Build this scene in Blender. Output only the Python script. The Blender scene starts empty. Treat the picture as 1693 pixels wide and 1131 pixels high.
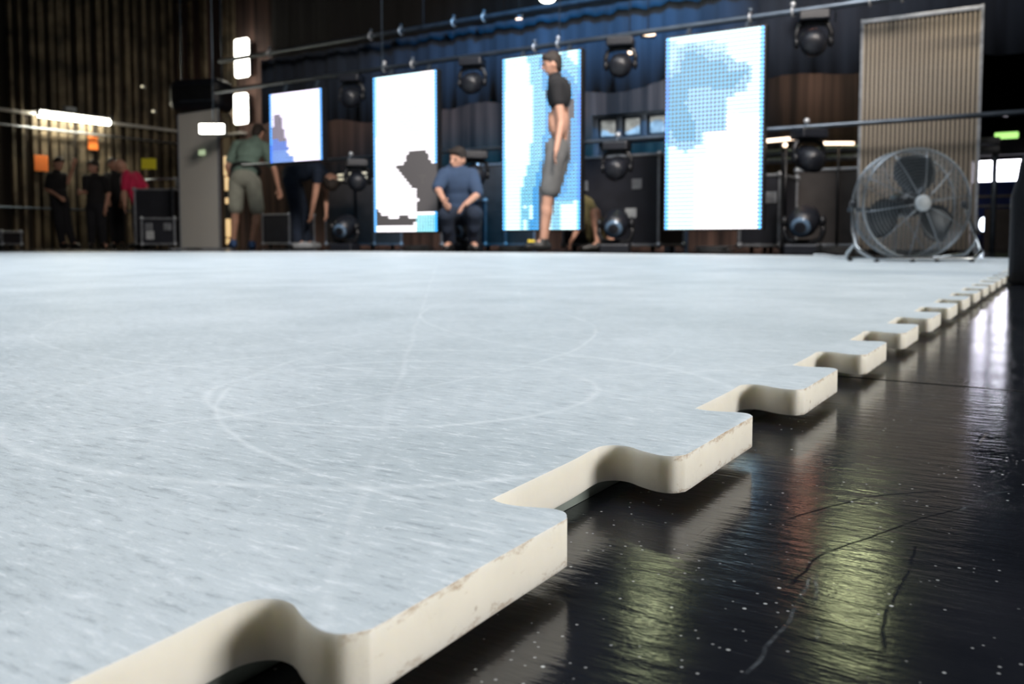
import bpy, bmesh, math, random
from mathutils import Vector, Matrix
random.seed(7)
C = bpy.context.scene.collection
SC = bpy.context.scene
PI = math.pi

# ------------------------------------------------------------------ camera
# room frame: +Y runs along the jigsaw edge of the rink, X across, floor at z = 0 (metres)
F = 1447.0                        # focal length in pixels of the 1693 px frame
PITCH = math.radians(3.5)
CX, PY = 846.5, 400 + F * math.tan(PITCH)
TH = math.atan2(922, 1450)        # the camera looks this far left of +Y
CZ = 0.113
cam_d = bpy.data.cameras.new('camera'); cam = bpy.data.objects.new('camera', cam_d); C.objects.link(cam)
cam.location = (0, 0, CZ)
cam.rotation_euler = (PI/2 - PITCH, 0, TH)
cam_d.sensor_width = 36; cam_d.lens = F / 1693 * 36
cam_d.shift_y = -(565.5 - PY) / 1693
cam_d.clip_start = 0.02; cam_d.clip_end = 200
cam_d.dof.use_dof = True; cam_d.dof.focus_distance = 0.37; cam_d.dof.aperture_fstop = 18
SC.camera = cam
SC.view_settings.view_transform = 'Standard'; SC.view_settings.look = 'None'
SC.view_settings.exposure = 0.0; SC.view_settings.gamma = 1.0; SC.view_settings.use_curve_mapping = False

# ------------------------------------------------------------------ world (daylight outside the far loading door)
w = bpy.data.worlds.new('world'); SC.world = w; w.use_nodes = True
bg = w.node_tree.nodes['Background']; bg.inputs[0].default_value = (0.86, 0.84, 1.0, 1); bg.inputs[1].default_value = 24.0

# ------------------------------------------------------------------ hall work light and unseen fill lamps
def area(name, loc, target, size, power, col, sy=None, spread=None):
    d = bpy.data.lights.new(name, 'AREA'); d.size = size; d.energy = power; d.color = col
    if sy: d.shape = 'RECTANGLE'; d.size_y = sy
    if spread: d.spread = spread
    o = bpy.data.objects.new(name, d); C.objects.link(o); o.location = loc
    v = Vector(target) - Vector(loc); o.rotation_euler = v.to_track_quat('-Z', 'Y').to_euler()
    return o
area('overhead_work_light', (-3.2, 2.6, 6.6), (-3.2, 2.6, 0), 5.0, 355, (0.86, 0.93, 1.0), spread=math.radians(120))
area('side_fill', (7.5, 2.2, 2.4), (0, 0.6, 0.0), 3.0, 98, (1.0, 0.95, 0.86), 2.2, math.radians(70))  # unseen area lamp added to light the outer faces of the tabs
area('people_fill', (1.0, 2.0, 6.4), (-6.0, 10, 0.8), 2.0, 210, (1.0, 0.90, 0.82), None, math.radians(60))  # unseen fill added to lift the people out of the dark
def spot(name, loc, target, power, col, ang, blend=0.6, rad=0.1):
    d = bpy.data.lights.new(name, 'SPOT'); d.energy = power; d.color = col; d.spot_size = math.radians(ang); d.spot_blend = blend; d.shadow_soft_size = rad
    o = bpy.data.objects.new(name, d); C.objects.link(o); o.location = loc
    v = Vector(target) - Vector(loc); o.rotation_euler = v.to_track_quat('-Z', 'Y').to_euler()
    return o
spot('blue_wash', (-2.0, 5.5, 5.6), (-5.2, 9.7, 2.7), 4800, (0.0, 0.45, 1.0), 46, 1.0)  # unseen spot added to give the border cloth its blue glow
spot('panel_wash', (-1.6, 5.6, 5.2), (-0.75, 7.9, 2.3), 520, (1.0, 0.84, 0.62), 17, 1.0)  # unseen warm spot aimed to brighten the top of the ribbed sheet

# ------------------------------------------------------------------ placing helpers
def onD(px, py, d):               # world point seen at pixel px,py at depth d
    a = (px - CX) / F; b = -(py - PY) / F
    fw = math.cos(PITCH) + b * math.sin(PITCH); up = -math.sin(PITCH) + b * math.cos(PITCH)
    t = d / fw
    return Vector((a*t*math.cos(TH) - d*math.sin(TH), a*t*math.sin(TH) + d*math.cos(TH), CZ + up*t))
def onY(px, py, Y):
    p = onD(px, py, 1.0); v = p - Vector((0, 0, CZ)); return Vector((0, 0, CZ)) + v * (Y / v.y)
def onX(px, py, X):
    p = onD(px, py, 1.0); v = p - Vector((0, 0, CZ)); return Vector((0, 0, CZ)) + v * (X / v.x)

# ------------------------------------------------------------------ materials
def mat(name, col, rough=0.6, metal=0.0, noise=0.0, nscale=8.0, bump=0.0, bscale=40.0, emit=None, es=0.0, spec=0.5, sub=0.0, col2=None):
    m = bpy.data.materials.new(name); m.use_nodes = True
    nt = m.node_tree; b = nt.nodes['Principled BSDF']
    b.inputs['Base Color'].default_value = (*col, 1); b.inputs['Roughness'].default_value = rough
    b.inputs['Metallic'].default_value = metal; b.inputs['Specular IOR Level'].default_value = spec
    tc = nt.nodes.new('ShaderNodeTexCoord')
    if noise > 0 or col2:
        n = nt.nodes.new('ShaderNodeTexNoise'); n.inputs['Scale'].default_value = nscale; n.inputs['Detail'].default_value = 5
        nt.links.new(tc.outputs['Object'], n.inputs['Vector'])
        r = nt.nodes.new('ShaderNodeValToRGB')
        c2 = col2 if col2 else tuple(max(0, c * (1 - noise)) for c in col)
        r.color_ramp.elements[0].position = 0.35; r.color_ramp.elements[1].position = 0.65
        r.color_ramp.elements[0].color = (*c2, 1); r.color_ramp.elements[1].color = (*col, 1)
        nt.links.new(n.outputs['Fac'], r.inputs['Fac']); nt.links.new(r.outputs['Color'], b.inputs['Base Color'])
    if bump > 0:
        n2 = nt.nodes.new('ShaderNodeTexNoise'); n2.inputs['Scale'].default_value = bscale; n2.inputs['Detail'].default_value = 4
        nt.links.new(tc.outputs['Object'], n2.inputs['Vector'])
        bp = nt.nodes.new('ShaderNodeBump'); bp.inputs['Strength'].default_value = bump; bp.inputs['Distance'].default_value = 0.01
        nt.links.new(n2.outputs['Fac'], bp.inputs['Height']); nt.links.new(bp.outputs['Normal'], b.inputs['Normal'])
    if emit:
        b.inputs['Emission Color'].default_value = (*emit, 1); b.inputs['Emission Strength'].default_value = es
    if sub > 0:
        b.inputs['Subsurface Weight'].default_value = sub; b.inputs['Subsurface Radius'].default_value = (0.012, 0.009, 0.006); b.inputs['Subsurface Scale'].default_value = 0.5
    return m
SCUFFS = []
def _fl(px, py): v = onD(px, py, 1.0) - Vector((0,0,CZ)); v = v * (-CZ / v.z); return v.x, v.y
for P_ in ([(1307,969),(1368,913),(1500,866),(1602,838)], [(1448,1077),(1476,1002),(1504,937),(1515,900)], [(1300,860),(1420,820),(1560,812)]):
    for a_, b_ in zip(P_, P_[1:]): SCUFFS.append((*_fl(*a_), *_fl(*b_), 0.0011, 0))
for P_ in ([(1228,1115),(1262,1070),(1298,1026),(1350,946)], [(1590,845),(1630,815),(1665,812)], [(1340,1050),(1347,990),(1356,945)], [(1560,690),(1640,700)], [(1450,680),(1560,655)]):
    for a_, b_ in zip(P_, P_[1:]): SCUFFS.append((*_fl(*a_), *_fl(*b_), 0.0009, 1))
M = {}
M['skin'] = mat('skin', (0.55, 0.30, 0.21), 0.55, noise=0.15, nscale=10)
M['black_cloth'] = mat('black cloth', (0.012, 0.012, 0.014), 0.9, noise=0.3, bump=0.2)
M['black_denim'] = mat('black denim', (0.010, 0.011, 0.016), 0.9, noise=0.3)
M['navy_cloth'] = mat('navy cloth', (0.012, 0.022, 0.045), 0.9, noise=0.3)
M['red_cloth'] = mat('red cloth', (0.62, 0.02, 0.09), 0.85, noise=0.2)
M['print'] = mat('shirt print', (0.75, 0.45, 0.55), 0.8, noise=0.3, nscale=30)
M['jeans'] = mat('blue jeans', (0.02, 0.05, 0.16), 0.9, noise=0.4)
M['green_cloth'] = mat('grey green cloth', (0.16, 0.24, 0.20), 0.9, noise=0.25)
M['khaki'] = mat('khaki cloth', (0.36, 0.37, 0.31), 0.9, noise=0.25)
M['olive'] = mat('olive cloth', (0.16, 0.14, 0.06), 0.9, noise=0.25)
M['grey_cloth'] = mat('grey cloth', (0.13, 0.13, 0.13), 0.9, noise=0.2)
M['blue_cloth'] = mat('steel blue cloth', (0.032, 0.06, 0.12), 0.9, noise=0.2)
M['hair'] = mat('dark hair', (0.018, 0.012, 0.009), 0.7, bump=0.5, bscale=80)
M['shoe_blue'] = mat('blue shoe', (0.05, 0.12, 0.30), 0.6, noise=0.3)
M['shoe_grey'] = mat('grey shoe', (0.30, 0.32, 0.34), 0.6, noise=0.3)
M['shoe_black'] = mat('black boot', (0.012, 0.012, 0.012), 0.5, noise=0.3)
M['yellow'] = mat('yellow trim', (0.75, 0.55, 0.03), 0.6)
M['leather'] = mat('dark leather', (0.012, 0.013, 0.016), 0.5, noise=0.2)
M['black_metal'] = mat('black metal', (0.012, 0.013, 0.016), 0.4, 0.2, noise=0.3)
M['black_plastic'] = mat('black plastic', (0.010, 0.012, 0.018), 0.42, noise=0.3, bump=0.15, bscale=120)
M['dark_steel'] = mat('dark steel pipe', (0.10, 0.13, 0.17), 0.38, 0.7, noise=0.3)
M['chrome'] = mat('chrome tube', (0.50, 0.52, 0.54), 0.22, 1.0)
M['wire'] = mat('fan guard wire', (0.26, 0.29, 0.32), 0.35, 0.8)
M['fan_blade'] = mat('fan blade', (0.022, 0.028, 0.034), 0.35, 0.5)
M['hub'] = mat('hub cap', (0.55, 0.58, 0.60), 0.4, noise=0.15, nscale=30)
M['alu'] = mat('aluminium edge', (0.40, 0.43, 0.47), 0.4, 0.7, noise=0.3, nscale=20)
M['case_black'] = mat('case laminate', (0.014, 0.016, 0.024), 0.5, noise=0.3, nscale=6)
M['case_brown'] = mat('case brown laminate', (0.050, 0.044, 0.042), 0.6, noise=0.3, nscale=6)
M['label_white'] = mat('case label', (0.45, 0.48, 0.50), 0.6, noise=0.4, nscale=40)
M['lens'] = mat('lamp lens', (0.10, 0.16, 0.24), 0.08, 0.1)
M['orange'] = mat('orange sign', (0.85, 0.20, 0.03), 0.6, emit=(0.85, 0.20, 0.03), es=0.0)
M['yellow_sign'] = mat('yellow sign', (0.82, 0.75, 0.03), 0.6)
M['white_clamp'] = mat('steel clamp', (0.5, 0.52, 0.55), 0.4, 0.6)
M['pale_panel'] = mat('pale window panel', (0.42, 0.48, 0.50), 0.35, noise=0.5, nscale=9)
M['concrete'] = mat('grey paint', (0.45, 0.43, 0.40), 0.7, noise=0.3, nscale=3)
M['blue_tarp'] = mat('blue tarpaulin', (0.015, 0.07, 0.42), 0.55, noise=0.5, nscale=4, bump=0.5, bscale=6)
M['rubber'] = mat('rubber', (0.012, 0.012, 0.012), 0.7, noise=0.2)
M['wood_board'] = mat('pale wood board', (0.45, 0.35, 0.27), 0.7, noise=0.35, nscale=5)
def emis(name, col, s):
    return mat(name, (0.8, 0.8, 0.8), 0.4, emit=col, es=s)
M['tube'] = emis('lit fluorescent tube', (1.0, 0.95, 0.76), 60)
M['bulkhead'] = emis('lit bulkhead lamp', (1.0, 0.97, 0.84), 10)
M['amber'] = emis('amber lit pane', (1.0, 0.62, 0.22), 0.75)
M['exit'] = emis('green exit sign face', (0.50, 1.0, 0.25), 1.3)
M['amber_lamp'] = emis('amber lamp glass', (1.0, 0.42, 0.24), 10)
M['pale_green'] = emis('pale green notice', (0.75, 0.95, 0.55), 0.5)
M['warm_glow'] = emis('warm glow of lamps and lit bars', (1.0, 0.72, 0.50), 3.2)
M['white_lamp'] = emis('white lamp lens', (1.0, 0.97, 0.85), 14)
M['green_lamp'] = emis('greenish lamp lens', (0.74, 0.80, 0.42), 13)
M['cream_slit'] = emis('cream lit slit', (1.0, 0.90, 0.60), 0.75)
M['cool_lamp'] = emis('cool lamp', (0.75, 0.85, 1.0), 9)

def N(nt, t, **k):
    n = nt.nodes.new(t)
    for a, v in k.items(): setattr(n, a, v)
    return n
def math_n(nt, op, a, b=None, c=None):
    n = nt.nodes.new('ShaderNodeMath'); n.operation = op
    for i, v in enumerate((a, b, c)):
        if v is None: continue
        if isinstance(v, (int, float)): n.inputs[i].default_value = v
        else: nt.links.new(v, n.inputs[i])
    return n.outputs[0]
def noise_n(nt, vec, scale, detail=4, rough=0.5, stretch=None, rot=None):
    if stretch or rot:
        mp = nt.nodes.new('ShaderNodeMapping'); nt.links.new(vec, mp.inputs['Vector'])
        if stretch: mp.inputs['Scale'].default_value = stretch
        if rot: mp.inputs['Rotation'].default_value = rot
        vec = mp.outputs['Vector']
    n = nt.nodes.new('ShaderNodeTexNoise'); n.inputs['Scale'].default_value = scale; n.inputs['Detail'].default_value = detail; n.inputs['Roughness'].default_value = rough
    nt.links.new(vec, n.inputs['Vector']); return n.outputs['Fac']
def mapr(nt, v, a, b, c=0.0, d=1.0):
    n = nt.nodes.new('ShaderNodeMapRange'); n.clamp = True
    nt.links.new(v, n.inputs['Value'])
    for k, x in zip(('From Min', 'From Max', 'To Min', 'To Max'), (a, b, c, d)): n.inputs[k].default_value = x
    return n.outputs['Result']
def mixc(nt, f, a, b):
    n = nt.nodes.new('ShaderNodeMix'); n.data_type = 'RGBA'
    if isinstance(f, (int, float)): n.inputs['Factor'].default_value = f
    else: nt.links.new(f, n.inputs['Factor'])
    for nm, v in (('A', a), ('B', b)):
        s = [i for i in n.inputs if i.name == nm and i.type == 'RGBA'][0]
        if isinstance(v, tuple): s.default_value = (*v, 1)
        else: nt.links.new(v, s)
    return [o for o in n.outputs if o.type == 'RGBA'][0]

# -- scratched white plastic, the rink's skating face
def rink_top():
    m = bpy.data.materials.new('scratched white skating plastic'); m.use_nodes = True
    nt = m.node_tree; b = nt.nodes['Principled BSDF']
    pos = nt.nodes.new('ShaderNodeNewGeometry').outputs['Position']
    big = noise_n(nt, pos, 5.0, 5, 0.6)
    streak = noise_n(nt, pos, 75.0, 6, 0.72, stretch=(1.0, 4.5, 1.0), rot=(0, 0, -TH+0.04))
    streak2 = noise_n(nt, pos, 110.0, 5, 0.7, stretch=(0.8, 6.0, 1.0), rot=(0, 0, -TH+0.16))
    fine = noise_n(nt, pos, 240.0, 3, 0.6)
    col = mixc(nt, mapr(nt, big, 0.3, 0.7), (0.47, 0.525, 0.55), (0.66, 0.71, 0.74))
    col = mixc(nt, mapr(nt, streak, 0.46, 0.34, 0, 0.55), col, (0.28, 0.32, 0.35))
    col = mixc(nt, mapr(nt, streak, 0.54, 0.70, 0, 0.9), col, (0.84, 0.87, 0.90))
    col = mixc(nt, mapr(nt, streak2, 0.60, 0.74, 0, 0.7), col, (0.86, 0.89, 0.92))
    col = mixc(nt, mapr(nt, fine, 0.62, 0.75, 0, 0.45), col, (0.90, 0.92, 0.94))
    # skate arcs: rings scored into the plastic
    sep = nt.nodes.new('ShaderNodeSeparateXYZ'); nt.links.new(pos, sep.inputs[0])
    warp = math_n(nt, 'MULTIPLY', math_n(nt, 'SUBTRACT', noise_n(nt, pos, 9.0, 3), 0.5), 0.012)
    brk = mapr(nt, noise_n(nt, pos, 14.0, 5, 0.7), 0.32, 0.60)
    for (cx, cy, r, wd, st) in ((-0.338, 0.402, 0.2045, 0.0045, 0.42), (-0.346, 0.348, 0.171, 0.0026, 0.0), (-0.345, 0.420, 0.118, 0.0038, 0.45),
                                (-0.179, 0.566, 0.330, 0.0028, 0.45), (-0.60, 0.90, 0.50, 0.003, 0.45), (-0.15, 1.25, 0.66, 0.003, 0.35), (-0.95, 0.5, 0.62, 0.003, 0.4), (-0.42, 0.62, 0.16, 0.0016, 0.4), (-0.55, 1.5, 0.33, 0.004, 0.3)):
        if st == 0: continue
        dx = math_n(nt, 'SUBTRACT', sep.outputs[0], cx); dy = math_n(nt, 'SUBTRACT', sep.outputs[1], cy)
        d = math_n(nt, 'SQRT', math_n(nt, 'ADD', math_n(nt, 'MULTIPLY', dx, dx), math_n(nt, 'MULTIPLY', dy, dy)))
        d = math_n(nt, 'ABSOLUTE', math_n(nt, 'SUBTRACT', math_n(nt, 'ADD', d, warp), r))
        f = mapr(nt, d, 0.0, wd, st, 0.0)
        f = math_n(nt, 'MULTIPLY', f, brk)
        col = mixc(nt, f, col, (0.90, 0.93, 0.95))
    # straight gouges
    for (nx, ny, off, wd, st) in ((0.80, 0.60, -0.030, 0.0030, 0.20), (0.25, 0.97, 0.40, 0.0012, 0.3), (0.5, -0.87, -0.62, 0.0018, 0.35)):
        v = math_n(nt, 'ADD', math_n(nt, 'MULTIPLY', sep.outputs[0], nx), math_n(nt, 'MULTIPLY', sep.outputs[1], ny))
        v = math_n(nt, 'ABSOLUTE', math_n(nt, 'SUBTRACT', math_n(nt, 'ADD', v, warp), off))
        col = mixc(nt, math_n(nt, 'MULTIPLY', mapr(nt, v, wd * 0.3, wd, st, 0), brk), col, (0.90, 0.92, 0.94))
    # little dark specks of dirt
    vo = nt.nodes.new('ShaderNodeTexVoronoi'); vo.inputs['Scale'].default_value = 26; nt.links.new(pos, vo.inputs['Vector'])
    sp = nt.nodes.new('ShaderNodeSeparateColor'); nt.links.new(vo.outputs['Color'], sp.inputs[0])
    f = math_n(nt, 'MULTIPLY', mapr(nt, vo.outputs['Distance'], 0.05, 0.035), math_n(nt, 'GREATER_THAN', sp.outputs[0], 0.955))
    col = mixc(nt, f, col, (0.05, 0.06, 0.07))
    nt.links.new(col, b.inputs['Base Color'])
    nt.links.new(mapr(nt, streak, 0.3, 0.7, 0.42, 0.62), b.inputs['Roughness'])
    h = math_n(nt, 'ADD', math_n(nt, 'MULTIPLY', streak, 0.7), math_n(nt, 'MULTIPLY', fine, 0.35))
    h = math_n(nt, 'ADD', h, math_n(nt, 'MULTIPLY', noise_n(nt, pos, 90.0, 4, 0.6), 0.5))
    bp = nt.nodes.new('ShaderNodeBump'); bp.inputs['Strength'].default_value = 0.55; bp.inputs['Distance'].default_value = 0.0009
    nt.links.new(h, bp.inputs['Height']); nt.links.new(bp.outputs['Normal'], b.inputs['Normal'])
    b.inputs['Specular IOR Level'].default_value = 0.35
    b.inputs['Subsurface Weight'].default_value = 0.25; b.inputs['Subsurface Radius'].default_value = (0.008, 0.007, 0.006); b.inputs['Subsurface Scale'].default_value = 1.0
    return m
def rink_side():
    m = bpy.data.materials.new('cream sawn plastic edge with brown grime'); m.use_nodes = True
    nt = m.node_tree; b = nt.nodes['Principled BSDF']
    pos = nt.nodes.new('ShaderNodeNewGeometry').outputs['Position']
    col = mixc(nt, mapr(nt, noise_n(nt, pos, 40.0, 3), 0.3, 0.7), (0.81, 0.79, 0.73), (0.87, 0.85, 0.79))
    sep = nt.nodes.new('ShaderNodeSeparateXYZ'); nt.links.new(pos, sep.inputs[0])
    top = mapr(nt, sep.outputs[2], 0.0195, 0.0226); bot = mapr(nt, sep.outputs[2], 0.0105, 0.0075)
    outer = mapr(nt, sep.outputs[0], -0.1395, -0.1375)          # grime sits on the outermost faces only
    g = math_n(nt, 'MAXIMUM', top, math_n(nt, 'MULTIPLY', bot, 0.8))
    g = math_n(nt, 'ADD', math_n(nt, 'MULTIPLY', g, 0.20), noise_n(nt, pos, 300.0, 6, 0.75, stretch=(1,0.35,1)))
    g = math_n(nt, 'MULTIPLY', mapr(nt, g, 0.62, 0.86, 0, 0.85), outer)
    col = mixc(nt, g, col, (0.30, 0.17, 0.08))
    vo = nt.nodes.new('ShaderNodeTexVoronoi'); vo.inputs['Scale'].default_value = 90; nt.links.new(pos, vo.inputs['Vector'])
    sp = nt.nodes.new('ShaderNodeSeparateColor'); nt.links.new(vo.outputs['Color'], sp.inputs[0])
    f = math_n(nt, 'MULTIPLY', mapr(nt, vo.outputs['Distance'], 0.13, 0.08), math_n(nt, 'GREATER_THAN', sp.outputs[0], 0.95))
    col = mixc(nt, math_n(nt, 'MULTIPLY', f, 0.6), col, (0.20, 0.12, 0.07))
    nt.links.new(col, b.inputs['Base Color']); b.inputs['Roughness'].default_value = 0.5
    b.inputs['Subsurface Weight'].default_value = 0.5; b.inputs['Subsurface Radius'].default_value = (0.010, 0.009, 0.007); b.inputs['Subsurface Scale'].default_value = 1.0
    bp = nt.nodes.new('ShaderNodeBump'); bp.inputs['Strength'].default_value = 0.25; bp.inputs['Distance'].default_value = 0.0006
    nt.links.new(noise_n(nt, pos, 260.0, 4), bp.inputs['Height']); nt.links.new(bp.outputs['Normal'], b.inputs['Normal'])
    return m
def stage_floor():
    m = bpy.data.materials.new('glossy black painted stage floor'); m.use_nodes = True
    nt = m.node_tree; b = nt.nodes['Principled BSDF']
    pos = nt.nodes.new('ShaderNodeNewGeometry').outputs['Position']
    n1 = noise_n(nt, pos, 6.0, 5, 0.6)
    col = mixc(nt, mapr(nt, n1, 0.35, 0.7), (0.006, 0.007, 0.010), (0.016, 0.017, 0.022))
    sep = nt.nodes.new('ShaderNodeSeparateXYZ'); nt.links.new(pos, sep.inputs[0])
    # dust specks
    vec = pos
    for sc, th, r0, cc in ((210, 0.90, 0.16, (0.55, 0.56, 0.55)), (95, 0.94, 0.065, (0.6, 0.6, 0.58)), (420, 0.93, 0.25, (0.3, 0.3, 0.3))):
        vo = nt.nodes.new('ShaderNodeTexVoronoi'); vo.inputs['Scale'].default_value = sc; nt.links.new(vec, vo.inputs['Vector'])
        sp = nt.nodes.new('ShaderNodeSeparateColor'); nt.links.new(vo.outputs['Color'], sp.inputs[0])
        f = math_n(nt, 'MULTIPLY', mapr(nt, vo.outputs['Distance'], r0, r0 * 0.6), math_n(nt, 'GREATER_THAN', sp.outputs[0], th))
        f = math_n(nt, 'MULTIPLY', f, mapr(nt, noise_n(nt, pos, 14.0, 3), 0.36, 0.55))
        col = mixc(nt, f, col, cc)
    # thin pale scuffs in long strokes
    wn = noise_n(nt, pos, 4.0, 2)
    for rz, sc, seed in ((0.5, 13.0, 0.0), (1.9, 10.0, 3.0), (-0.5, 16.0, 7.0)):
        mp = nt.nodes.new('ShaderNodeMapping'); nt.links.new(pos, mp.inputs['Vector']); mp.inputs['Rotation'].default_value = (0, 0, rz); mp.inputs['Scale'].default_value = (1, 0.10, 1); mp.inputs['Location'].default_value = (seed, seed, 0)
        n = nt.nodes.new('ShaderNodeTexNoise'); n.inputs['Scale'].default_value = sc * 3; n.inputs['Detail'].default_value = 2; nt.links.new(mp.outputs[0], n.inputs['Vector'])
        f = mapr(nt, n.outputs['Fac'], 0.735, 0.76, 0, 0.35)
        col = mixc(nt, f, col, (0.14, 0.13, 0.12))
    # the joint between two boards runs across the stage
    v = math_n(nt, 'ABSOLUTE', math_n(nt, 'SUBTRACT', math_n(nt, 'ADD', sep.outputs[1], math_n(nt, 'MULTIPLY', sep.outputs[0], 0.035)), 0.760))
    seam = mapr(nt, v, 0.0036, 0.0022, 0, 1)
    col = mixc(nt, seam, col, (0.001, 0.001, 0.001))
    # long scuffs dragged into the paint: (x0, y0, x1, y1, half width, pale or dull)
    dull = None; wv = math_n(nt, 'MULTIPLY', math_n(nt, 'SUBTRACT', noise_n(nt, pos, 18.0, 4), 0.5), 0.012)
    sbrk = mapr(nt, noise_n(nt, pos, 60.0, 4, 0.7), 0.40, 0.60)
    for (xa, ya, xb, yb, hw, kind) in SCUFFS:
        L = math.hypot(xb-xa, yb-ya); ux, uy = (xb-xa)/L, (yb-ya)/L
        al = math_n(nt, 'ADD', math_n(nt, 'MULTIPLY', math_n(nt, 'SUBTRACT', sep.outputs[0], xa), ux), math_n(nt, 'MULTIPLY', math_n(nt, 'SUBTRACT', sep.outputs[1], ya), uy))
        ac = math_n(nt, 'ABSOLUTE', math_n(nt, 'ADD', wv, math_n(nt, 'SUBTRACT', math_n(nt, 'MULTIPLY', math_n(nt, 'SUBTRACT', sep.outputs[0], xa), uy), math_n(nt, 'MULTIPLY', math_n(nt, 'SUBTRACT', sep.outputs[1], ya), ux))))
        f = math_n(nt, 'MULTIPLY', mapr(nt, ac, hw*0.3, hw, 1, 0), math_n(nt, 'MULTIPLY', mapr(nt, al, -0.004, 0.004), mapr(nt, al, L-0.004, L+0.004, 1, 0)))
        if kind: col = mixc(nt, math_n(nt, 'MULTIPLY', math_n(nt, 'MULTIPLY', f, sbrk), 0.32), col, (0.20, 0.22, 0.24))
        else: dull = f if dull is None else math_n(nt, 'MAXIMUM', dull, f)
    nt.links.new(col, b.inputs['Base Color'])
    rg = mapr(nt, noise_n(nt, pos, 22.0, 5, 0.65), 0.3, 0.7, 0.10, 0.19)
    rg = math_n(nt, 'ADD', rg, math_n(nt, 'MULTIPLY', seam, 0.6))
    nt.links.new(rg, b.inputs['Roughness'])
    brush = noise_n(nt, pos, 80.0, 4, 0.6, stretch=(0.40, 1.8, 1), rot=(0, 0, -TH-0.2))
    h = math_n(nt, 'ADD', math_n(nt, 'MULTIPLY', brush, 0.9), math_n(nt, 'MULTIPLY', noise_n(nt, pos, 320.0, 3, 0.6), 0.10))
    scr = noise_n(nt, pos, 34.0, 3, 0.7, stretch=(1.0, 0.10, 1), rot=(0, 0, 0.9))
    h = math_n(nt, 'SUBTRACT', h, mapr(nt, scr, 0.66, 0.70, 0, 0.5))
    bp = nt.nodes.new('ShaderNodeBump'); bp.inputs['Strength'].default_value = 0.5; bp.inputs['Distance'].default_value = 0.00062
    nt.links.new(h, bp.inputs['Height']); nt.links.new(bp.outputs['Normal'], b.inputs['Normal'])
    nt.links.new(mapr(nt, math_n(nt, 'MAXIMUM', seam, dull), 0, 1, 0.6, 0.02), b.inputs['Specular IOR Level'])
    return m
def pleat(name, c1, c2, scale, axis=0, rough=0.9):
    m = bpy.data.materials.new(name); m.use_nodes = True
    nt = m.node_tree; b = nt.nodes['Principled BSDF']
    pos = nt.nodes.new('ShaderNodeNewGeometry').outputs['Position']
    st = (1, 1, 0.03)
    n1 = noise_n(nt, pos, scale, 4, 0.6, stretch=st); n2 = noise_n(nt, pos, 0.6, 3)
    f = math_n(nt, 'ADD', math_n(nt, 'MULTIPLY', n1, 0.75), math_n(nt, 'MULTIPLY', n2, 0.25))
    nt.links.new(mixc(nt, mapr(nt, f, 0.40, 0.62), c1, c2), b.inputs['Base Color']); b.inputs['Roughness'].default_value = rough
    return m
def sheet_mat(name, col, alpha, rough=0.35):
    m = bpy.data.materials.new(name); m.use_nodes = True
    nt = m.node_tree; b = nt.nodes['Principled BSDF']; out = nt.nodes['Material Output']
    b.inputs['Base Color'].default_value = (*col, 1); b.inputs['Roughness'].default_value = rough
    tr = nt.nodes.new('ShaderNodeBsdfTransparent'); tl = nt.nodes.new('ShaderNodeBsdfTranslucent'); tl.inputs[0].default_value = (*col, 1)
    m1 = nt.nodes.new('ShaderNodeMixShader'); m1.inputs[0].default_value = 0.35; nt.links.new(b.outputs[0], m1.inputs[1]); nt.links.new(tl.outputs[0], m1.inputs[2])
    m2 = nt.nodes.new('ShaderNodeMixShader'); m2.inputs[0].default_value = alpha; nt.links.new(tr.outputs[0], m2.inputs[1]); nt.links.new(m1.outputs[0], m2.inputs[2])
    nt.links.new(m2.outputs[0], out.inputs[0])
    return m
def led_mat(name, nc, nr):
    m = bpy.data.materials.new(name); m.use_nodes = True
    nt = m.node_tree; b = nt.nodes['Principled BSDF']
    b.inputs['Base Color'].default_value = (0.13, 0.125, 0.13, 1); b.inputs['Roughness'].default_value = 0.6
    uv = nt.nodes.new('ShaderNodeUVMap'); sep = nt.nodes.new('ShaderNodeSeparateXYZ'); nt.links.new(uv.outputs[0], sep.inputs[0])
    fu = math_n(nt, 'SUBTRACT', math_n(nt, 'FRACT', math_n(nt, 'MULTIPLY', sep.outputs[0], nc)), 0.5)
    fv = math_n(nt, 'SUBTRACT', math_n(nt, 'FRACT', math_n(nt, 'MULTIPLY', sep.outputs[1], nr)), 0.5)
    d = math_n(nt, 'SQRT', math_n(nt, 'ADD', math_n(nt, 'MULTIPLY', fu, fu), math_n(nt, 'MULTIPLY', fv, fv)))
    at = nt.nodes.new('ShaderNodeAttribute'); at.attribute_name = 'led'
    sc = nt.nodes.new('ShaderNodeSeparateColor'); nt.links.new(at.outputs['Color'], sc.inputs[0])
    full = mapr(nt, sc.outputs[0], 0.30, 0.60)
    dot = mapr(nt, d, 0.34, 0.26); line = mapr(nt, math_n(nt, 'ABSOLUTE', fv), 0.27, 0.20)
    mask = math_n(nt, 'MAXIMUM', dot, math_n(nt, 'MULTIPLY', line, full))
    nt.links.new(at.outputs['Color'], b.inputs['Emission Color'])
    nt.links.new(math_n(nt, 'MULTIPLY', mask, 2.9), b.inputs['Emission Strength'])
    return m
M['rink_top'] = rink_top(); M['rink_side'] = rink_side(); M['floor'] = stage_floor()
M['underlay'] = mat('grey green underlay foam', (0.20, 0.24, 0.23), 0.8, noise=0.2, nscale=60)
M['wall_left'] = pleat('brown olive stained wall', (0.008, 0.006, 0.005), (0.050, 0.037, 0.025), 1.6)
M['wall_back'] = pleat('brown pleated wall', (0.022, 0.013, 0.012), (0.13, 0.075, 0.060), 6.0)  # dark and light of the folds painted as bands on a flat wall
M['wall_dark'] = mat('near black wall', (0.012, 0.011, 0.012), 0.9, noise=0.4, nscale=1.0)
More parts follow.
